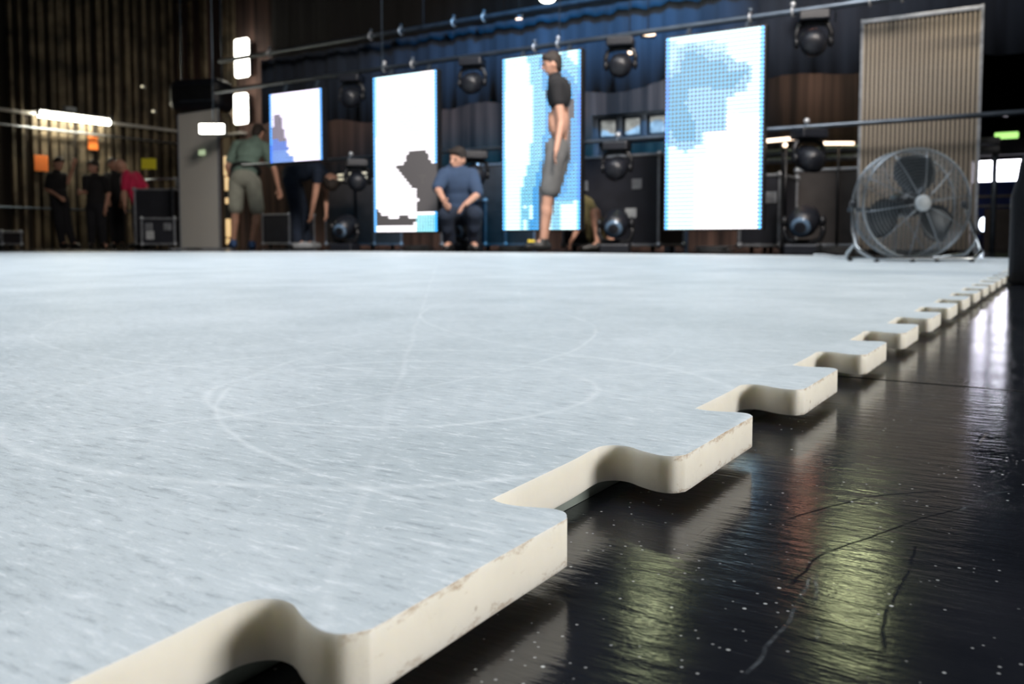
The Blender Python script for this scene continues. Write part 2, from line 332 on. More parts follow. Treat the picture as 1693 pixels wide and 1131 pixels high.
M['curtain_navy'] = pleat('navy border cloth', (0.006, 0.011, 0.022), (0.013, 0.022, 0.040), 5.0)  # fold shading also put into the cloth colour
M['slat'] = mat('raw timber slat', (0.17, 0.13, 0.080), 0.8, noise=0.75, nscale=2.2)
M['sheet'] = sheet_mat('translucent ribbed sheet', (0.58, 0.51, 0.41), 0.66)
M['sheet_left'] = sheet_mat('translucent grey sheet', (0.80, 0.79, 0.74), 0.90)

# ------------------------------------------------------------------ mesh builder
class MB:
    def __init__(s): s.v = []; s.f = []; s.sm = []; s.mi = []
    def add(s, vs, fs, smooth=False, mi=0):
        o = len(s.v); s.v += [tuple(v) for v in vs]; s.f += [tuple(i + o for i in f) for f in fs]; s.sm += [smooth]*len(fs); s.mi += [mi]*len(fs); return s
    def box(s, c, size, rot=None):
        h = [x/2 for x in size]; vs = []
        for z in (-1, 1):
            for y in (-1, 1):
                for x in (-1, 1):
                    v = Vector((x*h[0], y*h[1], z*h[2]))
                    if rot is not None: v = rot @ v
                    vs.append(v + Vector(c))
        return s.add(vs, [(0,2,3,1), (4,5,7,6), (0,1,5,4), (2,6,7,3), (0,4,6,2), (1,3,7,5)])
    def bar(s, a, b, w, h):
        a = Vector(a); b = Vector(b); d = b - a
        return s.box((a+b)/2, (w, h, d.length), d.to_track_quat('Z', 'Y').to_matrix())
    def tube(s, pts, r, n=10, caps=True, closed=False):
        pts = [Vector(p) for p in pts]; k = len(pts)
        rs = r if isinstance(r, (list, tuple)) else [r]*k
        vs = []; up = None
        for i, p in enumerate(pts):
            if closed: t = pts[(i+1) % k] - pts[i-1]
            else: t = pts[min(i+1, k-1)] - pts[max(i-1, 0)]
            t.normalize()
            if up is None: up = Vector((0,0,1)) if abs(t.z) < 0.9 else Vector((1,0,0))
            x = t.cross(up)
            if x.length < 1e-4: x = t.cross(Vector((0,1,0.1)))
            x.normalize(); y = x.cross(t).normalized(); up = y
            for j in range(n):
                a = 2*PI*j/n; vs.append(p + x*math.cos(a)*rs[i] + y*math.sin(a)*rs[i])
        fs = []
        for i in range(k if closed else k-1):
            i2 = (i+1) % k
            for j in range(n):
                fs.append((i*n+j, i*n+(j+1)%n, i2*n+(j+1)%n, i2*n+j))
        if caps and not closed:
            fs.append(tuple(range(n-1, -1, -1))); fs.append(tuple((k-1)*n+j for j in range(n)))
        return s.add(vs, fs, True)
    def ring(s, c, R, r, axis='y', n=48, m=6, a0=0, a1=2*PI):
        pts = []; full = abs(a1-a0-2*PI) < 1e-6
        for i in range(n if full else n+1):
            a = a0 + (a1-a0)*i/n; u, v = R*math.cos(a), R*math.sin(a)
            pts.append(Vector(c) + (Vector((u,0,v)) if axis == 'y' else Vector((u,v,0)) if axis == 'z' else Vector((0,u,v))))
        return s.tube(pts, r, m, closed=full)
    def ell(s, c, rad, rot=None, nu=14, nv=9):
        vs = []; c = Vector(c)
        for i in range(nv+1):
            ph = PI*i/nv
            for j in range(nu):
                a = 2*PI*j/nu; v = Vector((rad[0]*math.sin(ph)*math.cos(a), rad[1]*math.sin(ph)*math.sin(a), rad[2]*math.cos(ph)))
                if rot is not None: v = rot @ v
                vs.append(c+v)
        fs = [(i*nu+j, (i+1)*nu+j, (i+1)*nu+(j+1)%nu, i*nu+(j+1)%nu) for i in range(nv) for j in range(nu)]
        return s.add(vs, fs, True)
    def cap(s, a, b, ra, rb, n=12):       # tapered capsule
        a = Vector(a); b = Vector(b); d = b - a; L = d.length
        if L < 1e-5: return s.ell(a, (ra,)*3)
        t = d / L; pts = []; rs = []
        for k in (1.0, 0.86, 0.6, 0.3): pts.append(a - t*ra*k); rs.append(max(1e-4, ra*math.sqrt(1-k*k)))
        pts.append(a); rs.append(ra); pts.append(b); rs.append(rb)
        for k in (0.3, 0.6, 0.86, 1.0): pts.append(b + t*rb*k); rs.append(max(1e-4, rb*math.sqrt(1-k*k)))
        x = t.cross(Vector((0,0,1)) if abs(t.z) < 0.9 else Vector((1,0,0))).normalized(); y = x.cross(t)
        vs = []
        for p, r in zip(pts, rs):
            for j in range(n):
                q = 2*PI*j/n; vs.append(p + x*math.cos(q)*r + y*math.sin(q)*r)
        k = len(pts)
        fs = [(i*n+j, i*n+(j+1)%n, (i+1)*n+(j+1)%n, (i+1)*n+j) for i in range(k-1) for j in range(n)]
        fs.append(tuple(range(n-1,-1,-1))); fs.append(tuple((k-1)*n+j for j in range(n)))
        return s.add(vs, fs, True)
    def lathe(s, c, prof, axis='z', n=24):
        vs = []
        for (r, h) in prof:
            for j in range(n):
                a = 2*PI*j/n; u, v = r*math.cos(a), r*math.sin(a)
                vs.append(Vector(c) + (Vector((u,v,h)) if axis == 'z' else Vector((u,h,v)) if axis == 'y' else Vector((h,u,v))))
        k = len(prof)
        fs = [(i*n+j, i*n+(j+1)%n, (i+1)*n+(j+1)%n, (i+1)*n+j) for i in range(k-1) for j in range(n)]
        fs.append(tuple(range(n))); fs.append(tuple((k-1)*n+j for j in range(n-1,-1,-1)))
        return s.add(vs, fs, True)
    def build(s, name, m, parent=None, bevel=0.0, mats=None, seg=2):
        me = bpy.data.meshes.new(name); me.from_pydata(s.v, [], s.f)
        me.polygons.foreach_set('use_smooth', s.sm)
        for mm in (mats or [m]): me.materials.append(mm)
        if mats: me.polygons.foreach_set('material_index', s.mi)
        bm = bmesh.new(); bm.from_mesh(me); bmesh.ops.recalc_face_normals(bm, faces=bm.faces)
        bm.to_mesh(me); bm.free(); me.update()
        o = bpy.data.objects.new(name, me); C.objects.link(o)
        if parent: o.parent = parent
        if bevel:
            md = o.modifiers.new('bevel', 'BEVEL'); md.width = bevel; md.segments = seg; md.limit_method = 'ANGLE'; md.angle_limit = math.radians(40)
        return o
def tag(o, label=None, cat=None, group=None, kind=None):
    if label: o['label'] = label
    if cat: o['category'] = cat
    if group: o['group'] = group
    if kind: o['kind'] = kind
    return o
def thing(name, loc, rz, label, cat, group=None):
    o = bpy.data.objects.new(name, None); C.objects.link(o); o.location = loc; o.rotation_euler = (0, 0, rz); o.empty_display_size = 0.1
    return tag(o, label, cat, group)
def kids(o): return [c for c in C.objects if c.parent == o]
def copy_tree(o, parent=None):
    c = o.copy(); C.objects.link(c); c.parent = parent
    for ch in kids(o): copy_tree(ch, c)
    return c
def struct(o, parent=None):
    o['kind'] = 'structure'; return o

# ------------------------------------------------------------------ the hall
WLX, WBY, CUT, WFY, WRX, WNY, CEIL = -16.5, 12.3, -1.28, 22.0, 9.0, -7.0, 7.6
struct(MB().box((-3, 9, -0.1), (34, 40, 0.2)).build('floor', M['floor']))
struct(MB().box(((WLX+WRX)/2, (WNY+WFY)/2, CEIL+0.1), (WRX-WLX+0.6, WFY-WNY+0.6, 0.2)).build('ceiling', M['wall_dark']))
wl = struct(MB().box((WLX-0.1, (WNY+WBY)/2, CEIL/2), (0.2, WBY-WNY, CEIL)).build('wall_left', M['wall_left']))
wb = struct(MB().box(((WLX+CUT)/2, WBY+0.1, CEIL/2), (CUT-WLX+0.4, 0.2, CEIL)).build('wall_back', M['wall_back']))
struct(MB().box((-6.1, (WBY+WFY)/2+0.1, CEIL/2), (0.2, WFY-WBY-0.2, CEIL)).build('wall_recess', M['wall_dark']))
struct(MB().box((WRX+0.1, (WNY+WFY)/2, CEIL/2), (0.2, WFY-WNY, CEIL)).build('wall_right', M['wall_dark']))
struct(MB().box(((WLX+WRX)/2, WNY-0.1, CEIL/2), (WRX-WLX+0.4, 0.2, CEIL)).build('wall_front', M['wall_dark']))
# far wall with the open loading door
d0 = onY(1590, 265, WFY).x; d1 = onY(1700, 265, WFY).x; dz = onY(1620, 266, WFY).z
wf = MB(); wf.box(((-6.2+d0)/2, WFY+0.1, CEIL/2), (d0+6.2, 0.2, CEIL)); wf.box(((d1+WRX)/2, WFY+0.1, CEIL/2), (WRX-d1, 0.2, CEIL)); wf.box(((d0+d1)/2, WFY+0.1, (dz+CEIL)/2), (d1-d0, 0.2, CEIL-dz))
struct(wf.build('wall_far', M['wall_dark']))
a = onY(1578, 235, WFY-0.05); b_ = onY(1578, 261, WFY-0.05)
struct(MB().box(((a.x+WRX)/2, WFY-0.12, (a.z+b_.z)/2), (WRX-a.x, 0.2, a.z-b_.z)).build('trim_1', M['concrete'], bevel=0.02))
struct(MB().box((d0-0.06, WFY-0.06, dz/2), (0.12, 0.12, dz)).build('trim_2', M['concrete'], bevel=0.01))

# timber slats on the left wall and the rail they stop at
sl = MB()
for px, wpx in ((18,6),(34,5),(52,8),(66,10),(84,9),(97,12),(112,7),(129,10),(144,7),(162,8),(176,6),(190,7),(208,8),(222,5),(236,7),(252,6),(268,7),(281,6)):
    p = onX(px, 300, WLX); q = onX(px+wpx, 300, WLX); yw = max(0.06, q.y-p.y)
    sl.box((WLX+0.05, p.y+yw/2, 2.9), (0.09, yw, 5.8))
struct(sl.build('timber_slats', M['slat'], wl, bevel=0.006))
sl = MB()
for px, wpx in ((300,6),(318,5),(338,8),(372,12),(388,5)):
    p = onY(px, 200, WBY); q = onY(px+wpx, 200, WBY); sl.box(((p.x+q.x)/2, WBY-0.04, 2.6), (q.x-p.x, 0.07, 5.2))
struct(sl.build('timber_slats', M['slat'], wb, bevel=0.006))
def wall_pipe(name, pts, r, m, label, cat, group=None):
    return tag(MB().tube(pts, r, 10).build(name, m), label, cat, group)
p0, p1 = onX(-30, 172, WLX+0.28), onX(288, 208, WLX+0.28)
zz = (p0.z+p1.z)/2
tag(MB().bar((WLX+0.13, 3.0, zz-0.06), (WLX+0.13, WBY-0.05, zz-0.06), 0.10, 0.06).build('wall_rail', M['concrete'], bevel=0.01), 'long grey horizontal rail across the slatted left wall, at lamp height', 'rail')
wall_pipe('conduit', [(WLX+0.20, 3.0, onX(60,214,WLX).z), (WLX+0.20, WBY-0.1, onX(60,214,WLX).z)], 0.02, M['alu'], 'thin pale conduit crossing the timber slats just below the long lamp', 'pipe')
wall_pipe('conduit', [(WLX+0.20, 3.0, onX(60,345,WLX).z), (WLX+0.20, WBY-0.1, onX(60,345,WLX).z)], 0.02, M['dark_steel'], 'thin dark conduit low on the slatted left wall behind the three men', 'pipe')

# ------------------------------------------------------------------ rink panels with jigsaw edge
ZB, ZT = 0.007, 0.023
TABS = [0.0525, 0.2485, 0.4470, 0.6440, 0.8405]
while TABS[-1] < 5.3: TABS.append(TABS[-1] + 0.1965)
def tab_pts(c, first=False):
    near = [(-0.1700,-0.135), (-0.1718,-0.112), (-0.1712,-0.1035), (-0.1668,-0.0985), (-0.1605,-0.0982), (-0.1530,-0.1020), (-0.1445,-0.1050), (-0.1385,-0.1042), (-0.1352,-0.1000), (-0.1342,-0.0930)]
    far = [(-0.1349,-0.050), (-0.1352,-0.0070), (-0.1362,-0.0010), (-0.1395,0.0033), (-0.1448,0.0042), (-0.1510,0.0022), (-0.1580,0.0003), (-0.1640,0.0008), (-0.1672,0.0028), (-0.1682,0.0060)]
    return [(x, y + c) for x, y in near + far]
def catmull(P, k=3):
    out = []
    for i in range(len(P)-1):
        p0 = P[max(i-1,0)]; p1 = P[i]; p2 = P[i+1]; p3 = P[min(i+2, len(P)-1)]
        if math.dist(p1, p2) > 0.03: out.append(p1); continue
        for j in range(k):
            t = j/k
            out.append(tuple(0.5*((2*p1[a]) + (-p0[a]+p2[a])*t + (2*p0[a]-5*p1[a]+4*p2[a]-p3[a])*t*t + (-p0[a]+3*p1[a]-3*p2[a]+p3[a])*t**3) for a in (0,1)))
    out.append(P[-1]); return out
SEAM = 2.83
def rink_slab(edge, others, label):
    outline = catmull(edge) + others
    n = len(outline); bm = bmesh.new()
    top = [bm.verts.new((x, y, ZT)) for x, y in outline]; bot = [bm.verts.new((x, y, ZB)) for x, y in outline]
    ft = bm.faces.new(top); fb = bm.faces.new(bot[::-1])
    sides = []
    for i in range(n):
        j = (i+1) % n; f = bm.faces.new((top[i], bot[i], bot[j], top[j])); f.material_index = 1; f.smooth = True; sides.append(f)
    fb.material_index = 1
    bmesh.ops.recalc_face_normals(bm, faces=bm.faces)
    bmesh.ops.triangulate(bm, faces=[f for f in bm.faces if len(f.verts) > 4])
    me = bpy.data.meshes.new('rink_panel'); bm.to_mesh(me); bm.free()
    me.materials.append(M['rink_top']); me.materials.append(M['rink_side'])
    o = bpy.data.objects.new('rink_panel', me); C.objects.link(o)
    md = o.modifiers.new('bevel', 'BEVEL'); md.width = 0.0011; md.segments = 2; md.limit_method = 'ANGLE'; md.angle_limit = math.radians(60); md.harden_normals = False
    return tag(o, label, 'rink panel', 'white synthetic ice panels')
e1 = []; e2 = []
for c in TABS:
    (e1 if c < SEAM - 0.008 else e2).extend(tab_pts(c))
e1 = [(-0.1700, -0.25)] + e1
FAR = [(-0.30, 5.62), (-1.75, 6.05), (-3.43, 6.35), (-5.81, 6.30), (-8.0, 4.1), (-8.6, 2.9)]
near_panel = rink_slab(e1 + [(-0.168, SEAM-0.0006)], [(-8.6, SEAM-0.0006), (-5.0, -0.9), (-0.171, -0.9)], 'nearest white synthetic ice panel with jigsaw tabs, lying on black floor')
far_panel = rink_slab([(-0.168, SEAM+0.0006)] + [p for p in e2 if p[1] < 5.40], [(-0.17, 5.58)] + FAR[:-1] + [(-8.6, SEAM+0.0006)], 'far white synthetic ice panel under the drum fan, beyond the thin bluish joint')
ul = MB(); ol = [(-0.1755, -0.9), (-0.1755, 5.5), (-0.36, 5.55), (-1.75, 5.98), (-3.43, 6.28), (-5.75, 6.22), (-7.9, 4.1), (-8.5, 2.8), (-5.0, -0.85)]
n = len(ol); ul.add([(x,y,ZB-0.0001) for x,y in ol] + [(x,y,0.0002) for x,y in ol], [tuple(range(n)), tuple(range(2*n-1, n-1, -1))] + [(i, i+n, (i+1)%n+n, (i+1)%n) for i in range(n)])
tag(ul.build('underlay_mat', M['underlay']), 'thin grey-green mat under the white rink panels, showing in the tab gaps', 'underlay mat')

# ------------------------------------------------------------------ LED screens
SY = 7.58
def inpoly(x, y, P):
    r = False; j = len(P)-1
    for i in range(len(P)):
        if (P[i][1] > y) != (P[j][1] > y) and x < (P[j][0]-P[i][0])*(y-P[i][1])/(P[j][1]-P[i][1]) + P[i][0]: r = not r
        j = i
    return r
def led_screen(x0, x1, t0, t1, bot, pitch, fn, label):
    a = onY(x0, bot, SY); b = onY(x1, bot, SY); zt = (onY(x0, t0, SY).z + onY(x1, t1, SY).z)/2
    W = b.x - a.x; H = zt - a.z; nc = max(8, round(W/pitch)); nr = max(8, round(H/pitch))
    root = thing('led_screen', (a.x + W/2, SY, a.z), 0, label, 'screen', 'hanging LED screens in a row')
    MB().box((0, 0.045, H/2), (W+0.02, 0.075, H+0.02)).build('cabinet', M['black_metal'], root, bevel=0.006)
    for sx in (-1, 1): MB().bar((sx*W*0.3, 0.07, H+0.01), (sx*W*0.3, 0.12, CZ + 369*7.7/1450 - a.z - 0.0275), 0.03, 0.03).build('hanging_bracket', M['dark_steel'], root)
    vs = []; fs = []; uvs = []; cols = []
    for r in range(nr+1):
        for c in range(nc+1): vs.append((-W/2 + W*c/nc, 0, H*r/nr))
    for r in range(nr):
        for c in range(nc):
            i = r*(nc+1)+c; fs.append((i, i+1, i+nc+2, i+nc+1))
            uvs += [(c/nc, r/nr), ((c+1)/nc, r/nr), ((c+1)/nc, (r+1)/nr), (c/nc, (r+1)/nr)]
            u, v = (c+.5)/nc, (r+.5)/nr
            px = x0 + (x1-x0)*u; tp = t0+(t1-t0)*u; py = bot + (tp-bot)*v
            k_ = fn(px, py, u, v)
            if (c in (0, nc-1)) and k_ != OFF: k_ = (k_[0]*0.10, k_[1]*0.70, k_[2]*1.5)
            cols += [(*k_, 1)]*4
    me = bpy.data.meshes.new('display'); me.from_pydata(vs, [], fs)
    uv = me.uv_layers.new(name='UVMap')
    for i, t in enumerate(uvs): uv.data[i].uv = t
    ca = me.color_attributes.new('led', 'FLOAT_COLOR', 'CORNER')
    for i, t in enumerate(cols): ca.data[i].color = t
    me.materials.append(led_mat('led face', nc, nr))
    o = bpy.data.objects.new('display', me); C.objects.link(o); o.parent = root
    return root
OFF = (0, 0, 0)
def near_poly(x, y, P, r):
    for k in range(8):
        if inpoly(x + r*math.cos(k*PI/4), y + r*math.sin(k*PI/4), P): return True
    return False
def f1(x, y, u, v):
    if inpoly(x, y, [(449,232),(456,188),(466,192),(474,232),(484,268),(449,270)]) and y < 250:
        return (0.30, 0.26, 0.34) if y < 232 else (0.16, 0.30, 0.9)
    if x < 486 and y > 238 and (x-448) < (y-228)*1.1: return (0.22, 0.42, 1.0)
    return (0.86, 0.80, 1.0)
P2 = [(679,250),(706,250),(712,264),(723,274),(726,352),(702,352),(690,348),(692,330),(688,314),(676,300),(664,286),(656,275),(668,270)]
def f2(x, y, u, v):
    if inpoly(x, y, P2): return (0.012, 0.012, 0.008) if (694 < x < 708 and 288 < y < 294) or (699 < x < 704 and 288 < y < 304) or (686 < x < 712 and 280 < y < 284) else OFF
    if inpoly(x, y, [(624,345),(634,356),(648,360),(676,358),(690,364),(684,372),(640,372),(622,376)]): return OFF
    if y < 225 and x < 700: return (0.62, 0.92, 1.0)
    if 662 < x < 682 and 215 < y < 238: return (0.8, 0.72, 1.0)
    if y > 355 and x > 690: return (0.35, 0.9, 1.0)
    return (1.0, 0.95, 1.0)
P3 = [(903,95),(914,93),(920,118),(930,128),(942,140),(948,170),(944,232),(940,272),(930,290),(925,318),(900,320),(898,385),(890,385),(892,320),(900,290),(908,255),(912,215),(914,165),(908,130)]
def f3(x, y, u, v):
    if inpoly(x, y, P3): return (0.0, 0.015, 0.03)
    if near_poly(x, y, P3, 11): return (0.02, 0.42, 0.95)
    if x > 918 and y > 150 and y < 330: return (0.08, 0.55, 1.0)
    if near_poly(x, y, P3, 30): return (0.22, 0.72, 1.0)
    return (0.62, 0.95, 1.0) if not (150 < y < 260 and x < 870) else (0.85, 0.92, 1.0)
P4 = [(1100,130),(1120,120),(1132,88),(1150,86),(1172,100),(1200,104),(1205,118),(1232,120),(1220,140),(1190,150),(1165,140),(1140,142),(1132,170),(1148,200),(1150,226),(1136,236),(1118,232),(1106,214),(1100,170)]
def f4(x, y, u, v):
    if inpoly(x, y, P4): return (0.07, 0.42, 0.72)
    if near_poly(x, y, P4, 14) or (x < 1200 and 130 < y < 215): return (0.25, 0.62, 1.0)
    if y < 215 and x < 1200 and y > 70: return (0.40, 0.78, 1.0)
    if x > 1170 and y > 190 or (x > 1150 and y > 260): return (1.0, 0.97, 1.0)
    return (0.60, 0.92, 1.0)
led_screen(447, 533, 155, 146, 270, 0.0365, f1, 'shortest lit LED screen, leftmost of the row, lilac white picture')
led_screen(619, 723, 128, 115, 384, 0.0365, f2, 'tall blown-out white LED screen with a dark grey shape at its lower right')
led_screen(831, 959, 97, 82, 381, 0.0365, f3, 'tall cyan-white LED screen behind the standing figure')
led_screen(1098, 1259, 62, 44, 380, 0.0365, f4, 'widest tall LED screen, rightmost, with a teal swirl in its picture')

# ------------------------------------------------------------------ pipes, border cloth, cables
def pipe_along(name, y, z, xa, xb, r, m, label): return tag(MB().tube([(xa, y, z), ((xa+xb)/2, y, z), (xb, y, z)], r, 12).build(name, m), label, 'pipe')
ZP = CZ + 369*7.7/1450
pipe_along('lighting_pipe', 7.7, ZP, -9.5, 2.2, 0.026, M['dark_steel'], 'long lighting pipe just above the four LED screens')
pipe_along('lighting_pipe', 9.5, CZ + 441*9.5/1450, -11.6, 1.0, 0.035, M['dark_steel'], 'highest long pipe, running above and behind the screens')
pipe_along('lighting_pipe', 7.7, CZ + 184*7.7/1450, -9.0, 1.4, 0.021, M['dark_steel'], 'lower pipe at mid height passing behind the screens and ribbed sheet')
gr = thing('guard_rail', (-2.6, 11.4, 0), 0, 'pale two-bar rail low behind the ribbed sheet, left of the fan', 'rail')
for k_ in (150, 137): MB().tube([(-1.9,0,CZ+k_*11.4/1450/1.03),(0,0,CZ+k_*11.4/1450/1.03),(1.9,0,CZ+k_*11.4/1450/1.03)], 0.045, 10).build('bar', M['alu'], gr)
for x_ in (-1.85, 1.85): MB().tube([(x_,0.06,0),(x_,0.06,0.6),(x_,0.06,1.3)], 0.03, 8).build('post', M['dark_steel'], gr)
def glow_bar(pa, pb, label):  # orange light falling on a pipe, put in as a glowing bar
    r = thing('glow_pipe', ((pa.x+pb.x)/2, (pa.y+pb.y)/2, 0), 0, label, 'glowing bar', 'orange-lit pipes made to glow'); o_ = Vector(r.location)
    MB().bar(pa-o_, pb-o_, 0.03, 0.03).build('strip', M['warm_glow'], r); c_ = (pa+pb)/2-o_
    MB().tube([(c_.x, 0.03, 0), (c_.x, 0.03, c_.z*0.5), (c_.x, 0.03, c_.z)], 0.012, 8).build('stand', M['black_metal'], r)
glow_bar(onY(1268, 233, 8.3), onY(1330, 227, 8.3), 'thin orange-lit strip between the widest screen and a hanging lamp')
glow_bar(onY(1360, 237, 9.1), onY(1412, 237, 9.1), 'thin orange-lit strip touching the left edge of the ribbed sheet')
def border(xa, xb, y, zt, zb, rag, m, label):
    nx = 160; b = MB(); vs = []
    for row in range(2):
        for i in range(nx+1):
            x = xa + (xb-xa)*i/nx; yy = y + 0.018*math.sin(i*1.9) + 0.02*math.sin(i*0.7)
            z = zt if row == 0 else zb + rag*(math.sin(i*0.31)*0.5 + math.sin(i*0.13+1)*0.5)
            vs.append((x, yy, z))
    b.add(vs, [(i, i+1, nx+2+i, nx+1+i) for i in range(nx)], True)
    o = b.build('border_cloth', m); md = o.modifiers.new('thick', 'SOLIDIFY'); md.thickness = 0.006
    return tag(o, label, 'curtain')
border(onY(432, 150, 9.75).x, -0.4, 9.75, CZ + 441*9.5/1450 - 0.02, 1.93, 0.10, M['curtain_navy'], 'navy blue border cloth hanging from the highest pipe behind the screens')
border(-13.0, 3.0, 11.9, 7.4, 3.3, 0.05, M['wall_dark'], 'black cloth border hanging high up in front of the back wall')
for px, yb, yt, d in ((632, 118, -60, 9.6), (925, 66, -60, 8.6), (1381, 36, -60, 7.5), (700, 50, -60, 11.8)):
    a = onD(px, yb, d)
    r = tag(MB().tube([a, (a.x, a.y, 5.5), (a.x, a.y, CEIL)], 0.006, 6).build('suspension_cable', M['dark_steel']), {632: 'thin vertical cable above the left end of the second screen', 925: 'thin vertical cable over the cyan screen', 1381: 'thin vertical cable right of the widest screen', 700: 'thin vertical cable down to the highest pipe'}[px], 'cable', 'suspension cables')
for k, px in enumerate((635, 682, 884, 923, 1240, 1310, 1437, 1490)):
    a = onY(px, 60, 7.7)
    c = thing('pipe_clamp', (a.x, 7.7, ZP), 0, {635: 'pale pipe clamp over the left half of the second screen', 682: 'pipe clamp over the right half of the second screen', 884: 'pipe clamp over the middle of the cyan screen', 923: 'pipe clamp over the right half of the cyan screen', 1240: 'pipe clamp over the right corner of the widest screen', 1310: 'bright round pipe clamp right of the widest screen', 1437: 'dark pipe clamp over the left corner of the ribbed sheet', 1490: 'small pipe clamp over the middle of the ribbed sheet'}[px], 'clamp', 'pipe clamps on the screen pipe')
    MB().ring((0,0,0), 0.037, 0.010, 'x', 16, 6).build('jaw', M['white_clamp'], c); MB().ell((0,0,0.062), (0.024,)*3).build('bolt', M['white_clamp'] if px in (635, 923, 1310) else M['dark_steel'], c)
for px, pz, lb in ((446, 96, 'left end'), (613, 66, 'left half'), (663, 57, 'middle'), (750, 45, 'right half'), (800, 33, 'right part')):
    a = onY(px, pz, 9.5); zq = CZ + 441*9.5/1450
    c = thing('pipe_clamp', (a.x, 9.5, zq), 0, 'small clamp on the ' + lb + ' of the highest pipe', 'clamp', 'pipe clamps on the highest pipe')
    MB().ring((0,0,0), 0.048, 0.012, 'x', 16, 6).build('jaw', M['white_clamp'], c); MB().ell((0,0,0.08), (0.024,)*3).build('bolt', M['dark_steel'], c)

# ------------------------------------------------------------------ moving head lamps
def moving_head(tilt=0.0):
    """standing on z=0; head centre at 0.27"""
    r = thing('moving_head_lamp', (0,0,0), 0, 'x', 'stage lamp')
    MB().box((0,0,0.045), (0.27,0.24,0.09)).build('base', M['black_plastic'], r, bevel=0.015)
    y = MB(); pts = [(-0.15,0,0.27), (-0.155,0,0.19), (-0.13,0,0.125), (-0.06,0,0.105), (0.06,0,0.105), (0.13,0,0.125), (0.155,0,0.19), (0.15,0,0.27)]
    y.tube(pts, 0.024, 8); y.ell((-0.15,0,0.275),(0.028,0.05,0.05)); y.ell((0.15,0,0.275),(0.028,0.05,0.05)); y.build('yoke', M['black_metal'], r)
    hd = MB(); R = Matrix.Rotation(tilt, 3, 'X')
    prof = [(0.04,-0.15), (0.095,-0.13), (0.118,-0.06), (0.122,0.05), (0.105,0.13), (0.06,0.16)]
    hd.lathe((0,0,0), prof, 'y', 20); hd.v = [tuple(R @ Vector(v) + Vector((0,0,0.275))) for v in hd.v]
    h = hd.build('lamp_head', M['black_plastic'], r)
    ln = MB(); ln.lathe((0,-0.135,0), [(0.078,-0.012),(0.082,0.01)], 'y', 20); ln.v = [tuple(R @ Vector(v) + Vector((0,0,0.275))) for v in ln.v]; ln.build('lens', M['lens'], h)
    return r
proto = moving_head(0.35)
placed = []
def put_head(px, cy, Y, label, up=False, yaw=0.3, group='moving head stage lamps', sc=1.0):
    o = proto if not placed else copy_tree(proto)
    placed.append(o); a = onY(px, cy, Y)
    if up:
        o.location = (a.x, Y, a.z + 0.275*sc); o.rotation_euler = (PI, 0, yaw)
    else:
        o.location = (a.x, Y, 0.0); o.rotation_euler = (0, 0, yaw)
    o.scale = (sc, sc, sc)
    o['label'] = label; o['group'] = group
    return o
HG = 'moving head lamps hung from the screen pipe'
for px, cy, lb in ((582,152,'hung between the first and second screens'), (781,123,'hung between the white and the cyan screens'), (1026,90,'hung between the cyan and the widest screens'), (1345,54,'hung right of the widest screen')):
    a = onY(px, cy, 7.7); sc = (ZP-0.02-a.z)/0.275; sc = min(1.0, sc)
    o = put_head(px, cy, 7.7, 'black moving head lamp ' + lb, True, group=HG, sc=0.92)
    o.location.z = ZP - 0.026
HM = 'moving head lamps hung from the mid height pipe'
for px, lb in ((590,'mid-height moving head lamp left of the white screen'), (785,'mid-height moving head lamp, behind the crouching person in blue'), (1020,'mid-height moving head lamp in front of the big case'), (1337,'mid-height moving head lamp left of the ribbed sheet')):
    o = put_head(px, 250, 7.7, 'black ' + lb, True, group=HM, sc=0.9, yaw=0.2 + 0.3*(px % 3))
    o.location.z = CZ + 184*7.7/1450 - 0.021
HF = 'moving head lamps standing on the floor'
for px, lb in ((570,'floor-standing moving head lamp left of the white screen'), (772,'floor-standing moving head lamp beside the person in blue'), (1018,'floor-standing moving head lamp before the big case'), (1329,'floor-standing moving head lamp left of the fan')):
    put_head(px, 360, 7.75, 'black ' + lb, False, group=HF, yaw=-0.2 + 0.25*(px % 4), sc=1.05)
for px, lb in ((580,'left of the white screen'), (1022,'before the big case'), (1333,'left of the ribbed sheet')):
    a = onY(px, 240, 7.7); zq = CZ + 184*7.7/1450
    c = thing('pipe_clamp', (a.x, 7.7, zq), 0, 'bright clamp on the mid-height pipe ' + lb, 'clamp', 'clamps on the mid height pipe')
    MB().ring((0,0,0), 0.030, 0.010, 'x', 16, 6).build('jaw', M['dark_steel'], c); MB().ell((0,0,0.05), (0.026,)*3).build('bolt', M['white_clamp'], c)

